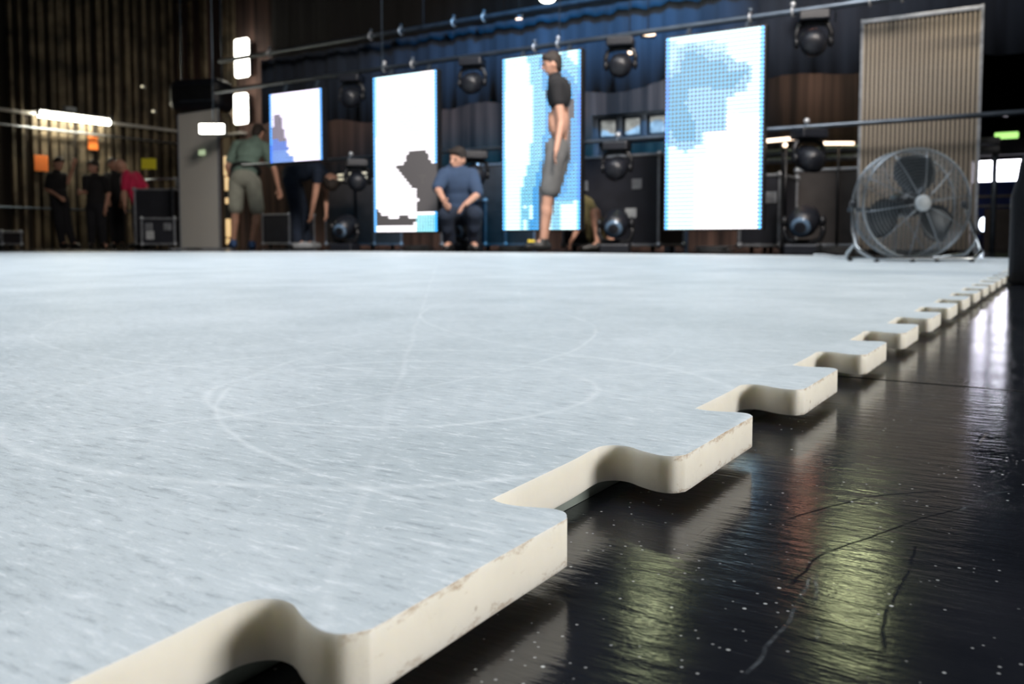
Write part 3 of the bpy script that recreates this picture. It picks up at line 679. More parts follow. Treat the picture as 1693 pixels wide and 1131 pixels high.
# ------------------------------------------------------------------ flight cases
def flight_case(xc, yc, W, D, H, rz, label, body='case_black', z0=0.08, labelpos=None, latches=True, group='flight cases'):
    r = thing('flight_case', (xc, yc, 0), rz, label, 'case', group)
    MB().box((0,0,z0+H/2), (W,D,H)).build('body', M[body], r)
    e = MB(); t = 0.028
    for sx in (-1,1):
        for sy in (-1,1): e.box((sx*W/2, sy*D/2, z0+H/2), (t,t,H))
        for z in (z0, z0+H): e.box((sx*W/2, 0, z), (t,D,t))
    for sy in (-1,1):
        for z in (z0, z0+H): e.box((0, sy*D/2, z), (W+t,t,t))
    e.build('edging', M['alu'], r, bevel=0.004)
    c = MB()
    for sx in (-1,1):
        for sy in (-1,1):
            for z in (z0, z0+H): c.ell((sx*W/2, sy*D/2, z), (0.036,)*3)
    c.build('corner_balls', M['alu'], r)
    if latches:
        for sx in (-1,1): MB().box((sx*W*0.28, -D/2-0.006, z0+H*0.68), (0.11,0.014,0.11)).build('latch', M['alu'], r, bevel=0.004)
    if labelpos: MB().box((labelpos[0]*W, -D/2-0.004, z0+H*labelpos[1]), (labelpos[2],0.006,labelpos[3])).build('sticker', M['label_white'], r)
    for sx in (-1,1):
        for sy in (-1,1):
            wl_ = MB(); wl_.lathe((sx*(W/2-0.10), sy*(D/2-0.08), 0.036), [(0.020,-0.014),(0.036,-0.010),(0.036,0.010),(0.020,0.014)], 'x', 14); wl_.box((sx*(W/2-0.10), sy*(D/2-0.08), 0.068), (0.06,0.06,0.026)); wl_.build('castor', M['rubber'], r)
    return r
def case_px(x0, x1, ytop, Y, D, label, **k):
    a = onY(x0, ytop, Y); b = onY(x1, ytop, Y); z0 = k.get('z0', 0.08)
    zt = onY((x0+x1)/2, ytop, Y).z
    return flight_case((a.x+b.x)/2, Y+D/2, b.x-a.x, D, zt-z0, 0, label, **k)
case_px(932, 1090, 259, 8.65, 0.7, 'largest black flight case with metal edges, between the cyan and the widest screens', labelpos=(0.22, 0.36, 0.13, 0.10))
case_px(1224, 1290, 290, 8.5, 0.6, 'black flight case half hidden behind the right edge of the widest screen')
case_px(1318, 1432, 280, 9.2, 0.8, 'wide brown-black case behind the floor lamp, left of the fan', body='case_brown', latches=False)
case_px(790, 836, 272, 9.4, 0.7, 'brownish case showing just left of the cyan screen', body='case_brown', latches=False)
case_px(730, 772, 330, 8.8, 0.4, 'low dark case behind the person in blue', latches=False)
case_px(538, 618, 300, 9.6, 0.6, 'brownish case between the first and second screens', body='case_brown', latches=False)
case_px(434, 478, 355, 11.0, 0.6, 'low dark case between the man in shorts and the bending worker', latches=False)
def case_d(px, d, ytop, W, D, rz, label, **k):
    a = onD(px, ytop, d); z0 = k.get('z0', 0.08)
    return flight_case(a.x, a.y, W, D, a.z-z0, rz, label, **k)
case_d(272, 13.6, 362, 0.50, 0.5, TH, 'small black flight case with pale stickers, right of the man in red', labelpos=(-0.25, 0.35, 0.12, 0.13))
case_d(266, 14.6, 315, 0.62, 0.6, TH, 'tall black case behind the small case, right of the man in red', latches=False)
case_d(0, 13.0, 384, 0.34, 0.5, TH, 'small grey-edged flight case at the far left of the photo')

# dark rack with three pale panels
a = onY(980, 196, 10.2); b_ = onY(1112, 188, 10.2); bz = onY(1040, 226, 10.2).z; tz = (a.z+b_.z)/2
rk = thing('panel_rack', ((a.x+b_.x)/2, 10.2, 0), 0, 'dark framed rack with three pale rounded panels, left of the widest screen', 'rack')
W = b_.x-a.x; fr = MB()
fr.box((0,0.08,tz+0.02), (W,0.2,0.05)); fr.box((0,0.08,bz-0.03), (W,0.2,0.07))
for k in range(4): fr.box((-W/2+0.04+k*(W-0.08)/3, 0.08, (tz+bz)/2), (0.07,0.2,tz-bz))
for sx in (-1,1): fr.box((sx*(W/2-0.05), 0.08, bz/2), (0.07,0.2,bz))
fr.box((0,0.17,(tz+bz)/2),(W,0.02,tz-bz))
fr.build('frame', M['dark_steel'], rk, bevel=0.006)
for k in range(3):
    MB().box((-W/2+0.04+(k+0.5)*(W-0.08)/3, 0.03, (tz+bz)/2), ((W-0.08)/3-0.14, 0.03, (tz-bz)*0.82)).build('pale_panel', M['pale_panel'], rk, bevel=0.03, seg=4)

# cable clutter along the foot of the back cases
rr = random.Random(3)
for k, (px, lb) in enumerate(((690,'under the white screen'), (850,'under the cyan screen'), (1180,'under the widest screen'), (1385,'left of the fan stand'))):
    a = onY(px, 405, 7.5); pts = []
    for i in range(40):
        t = i/39*2*PI*4; R = 0.12+0.03*math.sin(i); pts.append((R*math.cos(t)*1.3, R*math.sin(t), 0.012+0.0016*i))
    o = MB().tube(pts, 0.008, 6).build('cable_coil', M['rubber']); o.location = (a.x, 7.5, 0.0)
    tag(o, 'black coiled cable on the floor ' + lb, 'cable', 'coiled cables on the floor')

# ------------------------------------------------------------------ lamps
def tube_lamp():
    p = onX(64, 190.5, WLX+0.34); q = onX(180, 200.5, WLX+0.34); zc = (p.z+q.z)/2; L = q.y-p.y
    r = thing('fluorescent_lamp', (WLX+0.34, (p.y+q.y)/2, zc), 0, 'long glowing fluorescent lamp on the slatted left wall', 'lamp')
    MB().tube([(0,-L/2,0),(0,0,0),(0,L/2,0)], 0.055, 14).build('tube', M['tube'], r)
    MB().box((-0.06,0,0.085), (0.32,L*1.04,0.05)).build('housing', M['black_metal'], r, bevel=0.008)
    MB().box((-0.19,0,0.12), (0.10,0.10,0.04)).build('wall_arm', M['black_metal'], r)
    MB().box((-0.03,-0.08,0.16), (0.10,0.22,0.10)).build('junction_box', M['label_white'], r, bevel=0.01)
    for s in (-1,1): MB().box((0,s*(L/2+0.01),0.02), (0.09,0.03,0.11)).build('end_cap', M['black_metal'], r)
tube_lamp()
def bulkhead(x0, x1, y0, y1, label):
    p = onY(x0, y0, WBY-0.25); q = onY(x1, y1, WBY-0.25)
    W = q.x-p.x; H = p.z-q.z
    r = thing('bulkhead_lamp', ((p.x+q.x)/2, WBY-0.25, q.z), 0, label, 'lamp', 'upright glowing wall lamps')
    MB().box((0,0,H/2), (W,0.10,H)).build('diffuser', M['bulkhead'], r, bevel=min(W,0.12)*0.4, seg=5)
    MB().box((0,0.10,H/2), (W*0.8,0.10,H*0.9)).build('backing', M['black_metal'], r)
    MB().bar((0,0.12,H*0.5),(0,0.24,H*0.5),0.1,0.1).build('bracket', M['black_metal'], r)
bulkhead(389, 411, 66, 126, 'upper of two upright glowing wall lamps, beside the black loudspeaker')
bulkhead(388, 409, 156, 204, 'lower of two upright glowing wall lamps, above the man in shorts')
p = onY(379, 178, WBY-0.12)
bd = MB(); ps = [onY(x, y, WBY-0.14) for x, y in ((368,154),(392,152),(392,206),(386,204))]; bd.add(ps + [v + Vector((0,0.03,0)) for v in ps], [(0,1,2,3),(7,6,5,4),(0,4,5,1),(1,5,6,2),(2,6,7,3),(3,7,4,0)])
tag(bd.build('tapered_board', M['wood_board']), 'pale tapered board lit by the lower upright wall lamp', 'board')
# black hanging loudspeaker
a = onD(334, 160, 15.5)
sp_ = thing('hanging_loudspeaker', (a.x, a.y, a.z), TH-0.25, 'big rounded black loudspeaker hanging left of the upright lamps', 'loudspeaker')
MB().box((0,0,0), (1.02,0.6,0.56)).build('cabinet', M['black_plastic'], sp_, bevel=0.16, seg=5)
MB().box((0.1,-0.30,-0.12), (0.7,0.03,0.02)).build('trim_strip', M['dark_steel'], sp_)
MB().box((0,-0.29,0.02), (0.80,0.04,0.28)).build('grille', M['black_metal'], sp_, bevel=0.02)
for s in (-1,1): MB().tube([(s*0.4,0,0.2),(s*0.4,0,2.5),(s*0.4,0,CEIL-a.z)], 0.012, 6).build('hanging_rod', M['dark_steel'], sp_)

# left translucent sheet with lamp in front
a = onD(294, 190, 13.2); b_ = onD(360, 182, 12.6)
dirv = Vector((b_.x-a.x, b_.y-a.y)); Lw = dirv.length; ang = math.atan2(dirv.y, dirv.x)
sh = thing('translucent_sheet', ((a.x+b_.x)/2, (a.y+b_.y)/2, 0), ang, 'narrow grey translucent sheet standing left of the man in shorts', 'sheet')
g = MB(); vs = []; nx = 60; H = a.z
for row in (0.03, H):
    for i in range(nx+1): vs.append((-Lw/2 + Lw*i/nx, 0.006*math.sin(i*2.1), row))
g.add(vs, [(i, i+1, nx+2+i, nx+1+i) for i in range(nx)], True); g.build('sheet', M['sheet_left'], sh)
f_ = MB()
for s in (-1,1): f_.box((s*Lw/2,0,H/2), (0.02,0.02,H))
for z in (0.03, H*0.42, H*0.68, H): f_.box((0,0.012,z), (Lw,0.015,0.02))
for s in (-1,1): f_.box((s*Lw*0.4,0,0.012), (0.05,0.5,0.024))
f_.build('frame', M['alu'], sh)
p = onD(350, 213, 12.2)
r = thing('work_lamp', p, TH, 'bright small lamp box shining at the top right of the narrow grey sheet', 'lamp')
MB().box((0,0,0), (0.34,0.03,0.13)).build('lens', M['white_lamp'], r, bevel=0.012)
MB().box((0,0.045,0.0), (0.38,0.06,0.17)).build('housing', M['black_metal'], r, bevel=0.01)
MB().tube([(0,0.07,0.08),(0,0.08,0.9),(0,0.08,CEIL-p.z)], 0.01, 6).build('hanging_rod', M['dark_steel'], r)
p = onD(340, 246, 12.3); MBx = MB().box((0,0,0), (0.13,0.02,0.07)).build('notice', M['pale_green'], sh); MBx.location = (0.12, -0.02, p.z)
# amber lit slit behind the man in shorts
am = thing('lit_door_slit', onY(377, 405, 11.9).xy.to_3d(), 0, 'narrow amber-lit gap between the grey sheet and the man in shorts', 'lit opening')
zt_ = onY(377, 258, 11.9).z
for i, (y0, y1, w0) in enumerate(((258,290,0.15),(292,315,0.15),(327,337,0.10),(362,392,0.14),(394,404,0.10))):
    za, zb = onY(377, y0, 11.9).z, onY(377, y1, 11.9).z; MB().box((0.02*(i%2),0,(za+zb)/2), (w0,0.02,za-zb)).build('pane', M['amber'], am, bevel=0.008)
MB().box((0,0.04,zt_/2), (0.20,0.04,zt_)).build('surround', M['wall_dark'], am)
# signs on the slatted wall
for px, py, w_, h_, m, lb in ((68, 270, 0.26, 0.30, 'orange', 'orange notice at the far left of the slatted wall, beside the man gesturing'), (154, 237, 0.20, 0.26, 'orange', 'orange notice above the middle man in black')):
    p = onX(px, py, WLX+0.13); tag(MB().box(p, (0.02, w_, h_)).build('notice', M[m], bevel=0.004), lb, 'sign', 'orange notices')
p = onD(246, 271, 16.4)
ys = thing('yellow_sign', p, TH, 'yellow rectangular sign up right of the man in red', 'sign')
MB().box((0,0,0), (0.27,0.02,0.20)).build('panel', M['yellow_sign'], ys, bevel=0.004)
MB().bar((0,0.03,0.1),(0,0.03,-p.z),0.04,0.04).build('post', M['black_metal'], ys)
# shelf bars right of slats
a = onD(228, 298, 15.6); b_ = onD(292, 295, 15.3); c_ = (a+b_)/2
hr_ = thing('handrail', (c_.x, c_.y, 0), 0, 'pale bar above the tall case right of the man in red', 'rail'); o_ = Vector(hr_.location)
MB().tube([a-o_, c_-o_, b_-o_], 0.018, 8).build('bar', M['alu'], hr_)
for e_ in (a, b_): MB().tube([(e_-o_).xy.to_3d(), ((e_-o_).x, (e_-o_).y, 0.5), e_-o_], 0.018, 8).build('post', M['dark_steel'], hr_)
a = onY(352, 226, WBY-0.09); b_ = onY(404, 220, WBY-0.09)
tag(MB().bar(a, b_, 0.16, 0.05).build('shelf', M['concrete'], bevel=0.01), 'grey shelf plank below the lower upright lamp', 'shelf')
# lit slits between first and second screen
ls = thing('slit_lamp', onY(582, 292, 9.0), 0, 'dim cream-lit slatted lamp between the first and second screens', 'lamp')
for dx, dz_ in ((-0.20,0.03),(-0.20,-0.03),(0.02,0.04),(0.20,0.04),(0.20,-0.02)): MB().box((dx,0,dz_), (0.13,0.02,0.025)).build('slit', M['cream_slit'], ls, bevel=0.006)
MB().box((0,0.03,0), (0.62,0.04,0.16)).build('housing', M['black_metal'], ls)
MB().bar((0,0.06,-0.05),(0,0.06,-onY(582,292,9.0).z),0.03,0.03).build('stand', M['black_metal'], ls)
# ceiling pendants
def pendant(p, R, m, label, group, drop=True):
    r = thing('pendant_lamp', p, 0, label, 'lamp', group)
    MB().lathe((0,0,0), [(R,0.0),(R*0.98,0.05),(R*0.6,R*0.75),(R*0.25,R*1.05),(R*0.2,R*1.3)], 'z', 24).build('shade', M['dark_steel'], r)
    MB().ell((0,0,-0.01), (R*0.88,R*0.88,R*0.42)).build('bulb_glass', M[m], r)
    MB().tube([(0,0,R*1.3),(0,0,R*1.3+0.5),(0,0,CEIL-p.z)], 0.008, 6).build('cord', M['rubber'], r)
    return r
pendant(onD(1437, -185, 10.6), 0.42, 'green_lamp', 'greenish pendant lamp high above the ribbed sheet', 'greenish pendant lamps')
pendant(onD(1090, -205, 10.8), 0.31, 'green_lamp', 'greenish pendant lamp high between the screens', 'greenish pendant lamps')
pendant(onD(905, -3, 13.0), 0.13, 'white_lamp', 'bright pendant lamp at the top edge above the cyan screen', 'small pendant lamps')
pendant(onD(1346, -24, 9.0), 0.12, 'amber_lamp', 'small amber pendant lamp above the lamp hung right of the widest screen', 'small pendant lamps')
pendant(onD(858, 31, 12.8), 0.055, 'warm_glow', 'small warm lamp left of the bright pendant', 'small pendant lamps')
def small_lamp(px, py, d, w_, h_, m, label, tilt=0.0):
    p = onD(px, py, d); r = thing('spot_lamp', p, TH, label, 'lamp', 'small lit lamps')
    MB().ell((0,0,0), (w_/2, 0.02, h_/2), Matrix.Rotation(tilt, 3, 'Y')).build('lens', M[m], r)
    MB().box((0,0.05,0.0), (w_*1.1,0.07,h_*1.2)).build('housing', M['black_metal'], r, bevel=0.008)
    if p.z > 1.3: MB().tube([(0,0.06,0.0),(0,0.06,1.0),(0,0.06,CEIL-p.z)], 0.006, 6).build('cord', M['rubber'], r)
    else: MB().bar((0,0.06,0),(0,0.06,-p.z),0.02,0.02).build('stand', M['black_metal'], r)
small_lamp(1073, 57, 8.65, 0.13, 0.035, 'warm_glow', 'small warm lamp on the pipe left of the widest screen')
small_lamp(793, 258, 9.9, 0.11, 0.045, 'warm_glow', 'small warm lit lamp above right of the person in blue', 0.35)
small_lamp(1298, 240, 7.9, 0.045, 0.04, 'warm_glow', 'tiny warm lamp below the orange strip right of the widest screen')
small_lamp(1042, 86, 8.9, 0.05, 0.05, 'warm_glow', 'tiny warm lamp beside the lamp hung left of the widest screen')
small_lamp(1675, 45, 14, 0.05, 0.05, 'cream_slit', 'tiny pale lamp high at the right edge')
small_lamp(1666, 188, 14, 0.06, 0.05, 'cream_slit', 'tiny pale lamp above the green exit sign')
small_lamp(235, 143, 15, 0.05, 0.04, 'cream_slit', 'tiny pale lamp high right on the slatted wall')
small_lamp(253, 184, 15, 0.05, 0.04, 'cream_slit', 'tiny pale lamp just above the wall rail')
small_lamp(1627, 371, 12.5, 0.14, 0.20, 'cool_lamp', 'round bright lamp between the fan and the black case')
p = onY(1664, 224, WFY-0.6)
ex = thing('exit_sign', p, 0, 'green glowing exit sign above the far beam', 'sign')
MB().box((0,0,0), (0.44,0.05,0.13)).build('face', M['exit'], ex, bevel=0.02); MB().box((0,0.05,0.02), (0.50,0.06,0.2)).build('housing', M['black_metal'], ex)
MB().bar((0,0.05,0.1),(0,0.05,CEIL-p.z),0.02,0.02).build('hanging_rod', M['black_metal'], ex)
# blue covered stack beyond the fan
a = onY(1612, 300, 15.0); b_ = onY(1665, 300, 15.0)
bs = thing('covered_stack', ((a.x+b_.x)/2+0.1, 15.4, 0), 0, 'tall stack under blue tarpaulin in front of the bright doorway', 'covered stack')
W = b_.x-a.x+0.3
MB().box((0,0,a.z/2), (W,0.8,a.z)).build('tarpaulin', M['blue_tarp'], bs, bevel=0.05, seg=3)
for y_, m in ((325,'concrete'),(341,'label_white'),(385,'alu')):
    z_ = onY(1620, y_, 15.0).z; MB().box((-W*0.08,-0.41,z_), (W*0.72,0.02,0.035)).build('strap', M[m], bs)
a = onY(1650, 345, 13.0); tag(MB().box((a.x, 13.2, a.z/2), (0.32,0.35,a.z)).build('crate', M['case_brown'], bevel=0.01), 'small dark crate top showing left of the black case, before the blue stack', 'crate')

# ------------------------------------------------------------------ ribbed sheet behind the fan
p = [onY(1426, 34, 7.95), onY(1629, 15, 7.95)]; zt = (p[0].z+p[1].z)/2
xa, xb = onY(1420, 300, 7.95).x, onY(1619, 200, 7.95).x; Wp = xb-xa
rs = thing('ribbed_sheet', ((xa+xb)/2, 7.95, 0), 0, 'tall translucent ribbed plastic sheet hanging behind the drum fan', 'sheet')
nr_ = 26; g = MB()
for k in range(nr_):
    x_ = -Wp/2 + Wp*(k+0.5)/nr_; w_ = Wp/nr_*0.5
    g.tube([(x_,0.0,0.05),(x_,0.0,zt/2),(x_,0.0,zt)], w_*0.52, 8)
g.build('corrugated_ribs', M['sheet'], rs)
MB().box((0,0.014,zt/2+0.025), (Wp,0.004,zt-0.05)).build('sheet_web', sheet_mat('smoky web', (0.16, 0.15, 0.14), 0.6), rs)
e = MB()
for s in (-1,1): e.box((s*Wp/2,0,zt/2+0.02), (0.022,0.035,zt))
e.box((0,0,zt), (Wp,0.04,0.03)); e.build('edge_strips', M['alu'], rs, bevel=0.003)
zs = onY(1525, 112, 7.95).z
MB().box((0,0.035,zs), (Wp,0.02,0.022)).build('cross_batten', M['alu'], rs)
MB().box((0,0.06,zs/2), (Wp*0.995,0.012,zs)).build('dimming_sheet', sheet_mat('dark dimming sheet', (0.05, 0.05, 0.05), 0.7), rs)  # dark sheet added to dim the lower part of the ribs
for s in (-1,1): MB().box((s*Wp*0.42,0.05,0.025), (0.08,0.4,0.05)).build('foot', M['black_metal'], rs)

# ------------------------------------------------------------------ drum fan
FD = 4.0
def fpx(px, py): return Vector(((px-1505)/F*FD, 0, (400-py)/F*FD + CZ))
fl = onD(1505, 400, FD)
fan = thing('drum_fan', (fl.x, fl.y, 0.0), TH + 0.05, 'round silver floor fan standing on the white rink before the ribbed sheet', 'fan')
hc = fpx(1505, 338); R0 = 89/F*FD
hoop = MB()
hoop.ring(hc+Vector((0,-0.05,0)), R0, 0.0055, 'y', 72, 8); hoop.ring(hc+Vector((0,0.07,0)), R0*0.985, 0.0055, 'y', 72, 8)
for k in range(5): hoop.ring(hc+Vector((0,-0.03+0.02*k,0)), R0, 0.0013, 'y', 72, 4)
vs = []; n_ = 72
for yy in (-0.05, 0.09):
    for i in range(n_):
        t = 2*PI*i/n_; vs.append(hc+Vector((R0*math.cos(t), yy, R0*math.sin(t))))
hb = MB(); hb.add(vs, [(i, (i+1)%n_, n_+(i+1)%n_, n_+i) for i in range(n_)], True)
hoop.build('rim', M['wire'], fan)
def guard(yo, bow, name):
    g = MB(); nr = 17
    for k in range(1, nr):
        t = k/nr; rr_ = R0*t; y_ = yo + bow*(1-t*t); g.ring(hc+Vector((0,y_,0)), rr_, 0.0011, 'y', 56, 4)
    g.build(name, M['wire'], fan)
    s = MB()
    for k in range(10):
        a_ = 2*PI*k/10 + 0.16
        pts = [hc+Vector((R0*t*math.cos(a_), yo+bow*(1-t*t)-0.002, R0*t*math.sin(a_))) for t in (0.08,0.3,0.55,0.8,1.0)]
        s.tube(pts, 0.0022, 6)
    s.build('guard_spokes', M['wire'], fan)
guard(-0.05, -0.05, 'front_guard'); guard(0.07, 0.05, 'rear_guard')
MB().lathe(hc+Vector((0,-0.108,0)), [(0.008,-0.006),(0.030,-0.004),(0.036,0.002),(0.036,0.010)], 'y', 28).build('hub_cap', M['hub'], fan)
MB().lathe(hc+Vector((0,0.06,0)), [(0.03,-0.09),(0.055,-0.07),(0.06,0.05),(0.03,0.07)], 'y', 24).build('motor', M['black_metal'], fan)
for k, a0 in enumerate((1.42, 1.42+2*PI/3, 1.42+4*PI/3)):
    b = MB(); vs = []; nu, nv = 10, 8
    for i in range(nu+1):
        t = i/nu; rr_ = 0.035 + (R0*0.90-0.035)*t; half = 0.36 + 0.26*math.sin(PI*min(1,t*1.05)) - 0.10*max(0,t-0.8)*5*0.5
        for j in range(nv+1):
            s_ = -1 + 2*j/nv; an = a0 + s_*half + 0.10*t; vs.append(hc+Vector((rr_*math.cos(an), s_*0.035*(1-0.3*t)-0.0+0.01*math.cos(s_*1.5), rr_*math.sin(an))))
    b.add(vs, [(i*(nv+1)+j, i*(nv+1)+j+1, (i+1)*(nv+1)+j+1, (i+1)*(nv+1)+j) for i in range(nu) for j in range(nv)], True)
    o = b.build('blade', M['fan_blade'], fan); md = o.modifiers.new('t', 'SOLIDIFY'); md.thickness = 0.002
zb_ = ZT + 0.016
def P_(px, py, y): v = fpx(px, py); v.y = y; return v
for yo in (-0.10,):
    st = MB(); lx, rx = fpx(1412,338).x, fpx(1601,338).x
    pts = [(lx+0.004,0.02,hc.z+0.01),(lx-0.004,0.015,hc.z-0.03),(lx-0.020,-0.02,hc.z-0.12),(lx-0.022,-0.06,hc.z-0.19),(lx-0.012,-0.09,zb_+0.03),(lx+0.035,-0.12,zb_),(lx+0.10,-0.12,zb_),(0,-0.12,zb_),(rx-0.10,-0.12,zb_),(rx-0.035,-0.12,zb_),(rx+0.012,-0.09,zb_+0.03),(rx+0.022,-0.06,hc.z-0.19),(rx+0.020,-0.02,hc.z-0.12),(rx+0.004,0.015,hc.z-0.03),(rx-0.004,0.02,hc.z+0.01)]
    st.tube(pts, 0.0085, 10)
    st.tube([(lx-0.016,-0.05,zb_+0.08),(lx-0.02,0.04,zb_+0.02),(lx+0.03,0.16,zb_),(0,0.17,zb_),(rx-0.03,0.16,zb_),(rx+0.02,0.04,zb_+0.02),(rx+0.016,-0.05,zb_+0.08)], 0.0075, 10)
    st.build('stand', M['chrome'], fan)
for x_ in (lx+0.045, -0.05, 0.06, rx-0.045): MB().lathe((x_,-0.12,ZT), [(0.010,0.0),(0.011,0.010),(0.006,0.018)], 'z', 14).build('rubber_foot', M['rubber'], fan)
for x_ in (lx+0.05, rx-0.05): MB().lathe((x_,0.16,ZT), [(0.010,0.0),(0.011,0.010),(0.006,0.018)], 'z', 14).build('rubber_foot', M['rubber'], fan)
for s_, x_ in ((-1,lx),(1,rx)): MB().lathe((x_,0.02,hc.z), [(0.006,-0.018),(0.017,-0.015),(0.017,0.004),(0.007,0.010)], 'x', 14).build('tilt_knob', M['black_plastic'], fan)
MB().box(hc+Vector((0,0.13,-0.02)), (2*R0*0.96,0.012,0.02)).build('motor_bracket', M['dark_steel'], fan)
# cable running off the fan to the left
a = onD(1412, 428, 4.3)
pts = []
for i in range(26):
    t = i/25; q = onD(1408 - 62*t, 428, 4.25 + 1.6*t + 0.10*math.sin(t*11)); pts.append((q.x, q.y, ZT+0.007))
tag(MB().tube(pts, 0.007, 8).build('power_cable', M['hub']), 'pale power cable lying on the rink left of the fan', 'cable')

# ------------------------------------------------------------------ black monitor speaker at the right edge
a = onD(1650, 400, 2.30)
bc = thing('stage_monitor', (a.x+0.025, a.y, 0), 0.0, 'black loudspeaker box standing on the floor at the right edge of the photo', 'loudspeaker')
cw, cd, ch = 0.42, 0.34, onD(1650, 252, 2.30).z
b = MB(); prof = [(-0.0,0.0),(0.0,ch*0.66),(0.012,ch*0.80),(0.018,ch*0.93),(0.035,ch),(cw,ch),(cw,0.0)]
n = len(prof); vs = [(x,0,z) for x,z in prof]+[(x,cd,z) for x,z in prof]
b.add(vs, [tuple(range(n)), tuple(range(2*n-1,n-1,-1))]+[(i,i+n,(i+1)%n+n,(i+1)%n) for i in range(n)])
b.build('cabinet', M['black_plastic'], bc, bevel=0.012, seg=4)
MB().box((cw*0.55,-0.004,ch*0.5), (cw*0.7,0.012,ch*0.72)).build('grille', M['black_metal'], bc, bevel=0.004)
MB().box((-0.002,cd*0.5,ch*0.62), (0.008,0.12,0.03)).build('handle_recess', M['rubber'], bc, bevel=0.003)

# ------------------------------------------------------------------ people
def remesh(o, vox, smooth=4):
    md = o.modifiers.new('r', 'REMESH'); md.mode = 'VOXEL'; md.voxel_size = vox; md.use_smooth_shade = True
    ms = o.modifiers.new('s', 'SMOOTH'); ms.iterations = smooth; ms.factor = 0.5
    dg = bpy.context.evaluated_depsgraph_get(); dg.update()
    me = bpy.data.meshes.new_from_object(o.evaluated_get(dg)); old = o.data
    mats = [m for m in old.materials]
    o.modifiers.clear(); o.data = me; me.materials.clear()
    for m in mats: me.materials.append(m)
    me.polygons.foreach_set('use_smooth', [True]*len(me.polygons)); bpy.data.meshes.remove(old)
    return o
def lerp(a, b, t): return a + (b-a)*t
def person(d, pxc, J, face, label, shirt='black_cloth', pants='black_denim', shoes='shoe_black', sleeve=0.75, shorts=None, hair=True, s=1.0, belt=False, waist=0.16, extras=None, crop=False):
    """J: joints given as (px, py, depth offset in metres towards +away). face: unit-ish direction of the nose in local x,y(away),z"""
    base = onD(pxc, 400, d)
    root = thing('person', (base.x, base.y, 0), TH, label, 'person', 'people at work around the stage')
    def j(k):
        v = J[k]; dd = d + v[2]; return Vector(((v[0]-CX)/F*dd - (pxc-CX)/F*d, v[2], max(0.0, (400-v[1])/F*dd + CZ)))
    q = {k: j(k) for k in J}
    fc = Vector(face).normalized()
    up = (q['head']-q['neck']).normalized(); side = fc.cross(up).normalized(); f2 = up.cross(side).normalized()
    R = Matrix((side, f2, up)).transposed()
    b = MB()
    hd = q['head']
    b.ell(hd, (0.075*s, 0.092*s, 0.112*s), R); b.ell(hd + R @ Vector((0,0.022,-0.045))*s, (0.056*s,0.066*s,0.070*s), R)
    b.cap(hd + R @ Vector((0,0.088,0.005))*s, hd + R @ Vector((0,0.108,-0.022))*s, 0.010*s, 0.015*s)
    for sx in (-1,1): b.ell(hd + R @ Vector((sx*0.076,0.0,-0.01))*s, (0.012*s,0.022*s,0.032*s), R)
    b.cap(hd + R @ Vector((-0.02,0.086,-0.055))*s, hd + R @ Vector((0.02,0.086,-0.055))*s, 0.009*s, 0.009*s)
    b.cap(q['neck'], hd - up*0.05*s, 0.058*s, 0.052*s)
    sp = q['neck']; ch = q['chest']; pv = q['pelvis']
    shv = (q['shR']-q['shL']); shv = shv.normalized() if shv.length > 0.02 else side
    spine = (sp-pv).normalized(); fw = spine.cross(shv).normalized(); RB = Matrix((shv, fw, spine)).transposed()
    def torso(m, g):
        m.ell(ch, ((0.165+g)*s,(0.115+g)*s,(0.19+g)*s), RB); m.ell(lerp(ch,pv,0.5), ((0.145+g)*s,(0.108+g)*s,0.17*s), RB)
        m.ell(lerp(ch,sp,0.72), ((0.13+g)*s,(0.080+g)*s,0.085*s), RB)
        for a_ in ('shL','shR'): m.cap(lerp(ch,sp,0.6), q[a_], (0.075+g)*s, (0.062+g)*s)
    def hips(m, g):
        m.ell(pv, ((0.155+g)*s,(0.115+g)*s,(0.125+g)*s), RB)
    torso(b, 0); hips(b, 0)
    for sd in 'LR':
        b.cap(q['sh'+sd], q['el'+sd], 0.052*s, 0.040*s); b.cap(q['el'+sd], q['ha'+sd], 0.040*s, 0.026*s)
        w_ = q['ha'+sd]; dr = (w_-q['el'+sd]).normalized(); e1 = dr.cross(fc); e1 = (e1 if e1.length > 0.1 else dr.cross(Vector((0,0,1)))).normalized(); e2 = dr.cross(e1)
        b.ell(w_+dr*0.045*s, (0.040*s,0.017*s,0.050*s), Matrix((e1,e2,dr)).transposed())
        for i, (ox, L) in enumerate(((-0.030,0.062),(-0.010,0.074),(0.010,0.070),(0.029,0.054))):
            r0 = w_+dr*0.078*s+e1*ox*s; k1 = r0+(dr*L*0.5+e2*0.006+e1*ox*0.15)*s; k2 = k1+(dr*0.40+e2*0.30).normalized()*L*0.5*s
            b.cap(r0, k1, 0.0092*s, 0.0085*s, 8); b.cap(k1, k2, 0.0085*s, 0.0075*s, 8)
        t0 = w_+dr*0.022*s-e1*0.030*s; t1 = t0+(dr*0.030-e1*0.028)*s; b.cap(t0, t1, 0.013*s, 0.010*s, 8); b.cap(t1, t1+(dr*0.030-e1*0.006)*s, 0.010*s, 0.0085*s, 8)
        b.cap(q['hi'+sd], q['kn'+sd], 0.082*s, 0.055*s); b.cap(q['kn'+sd], q['an'+sd], 0.054*s, 0.037*s)
        b.ell(lerp(q['kn'+sd], q['an'+sd], 0.28)+Vector((0,0.0,0)), (0.055*s,0.055*s,0.11*s))
        b.cap(q['an'+sd], q['to'+sd], 0.036*s, 0.030*s)
    body = remesh(b.build('body', M['skin'], root), 0.0088, 2)
    ey = MB()
    for sx in (-1,1): ey.ell(hd + R @ Vector((sx*0.030,0.082,0.012))*s, (0.011*s,)*3)
    ey.build('eyes', M['hair'], root)
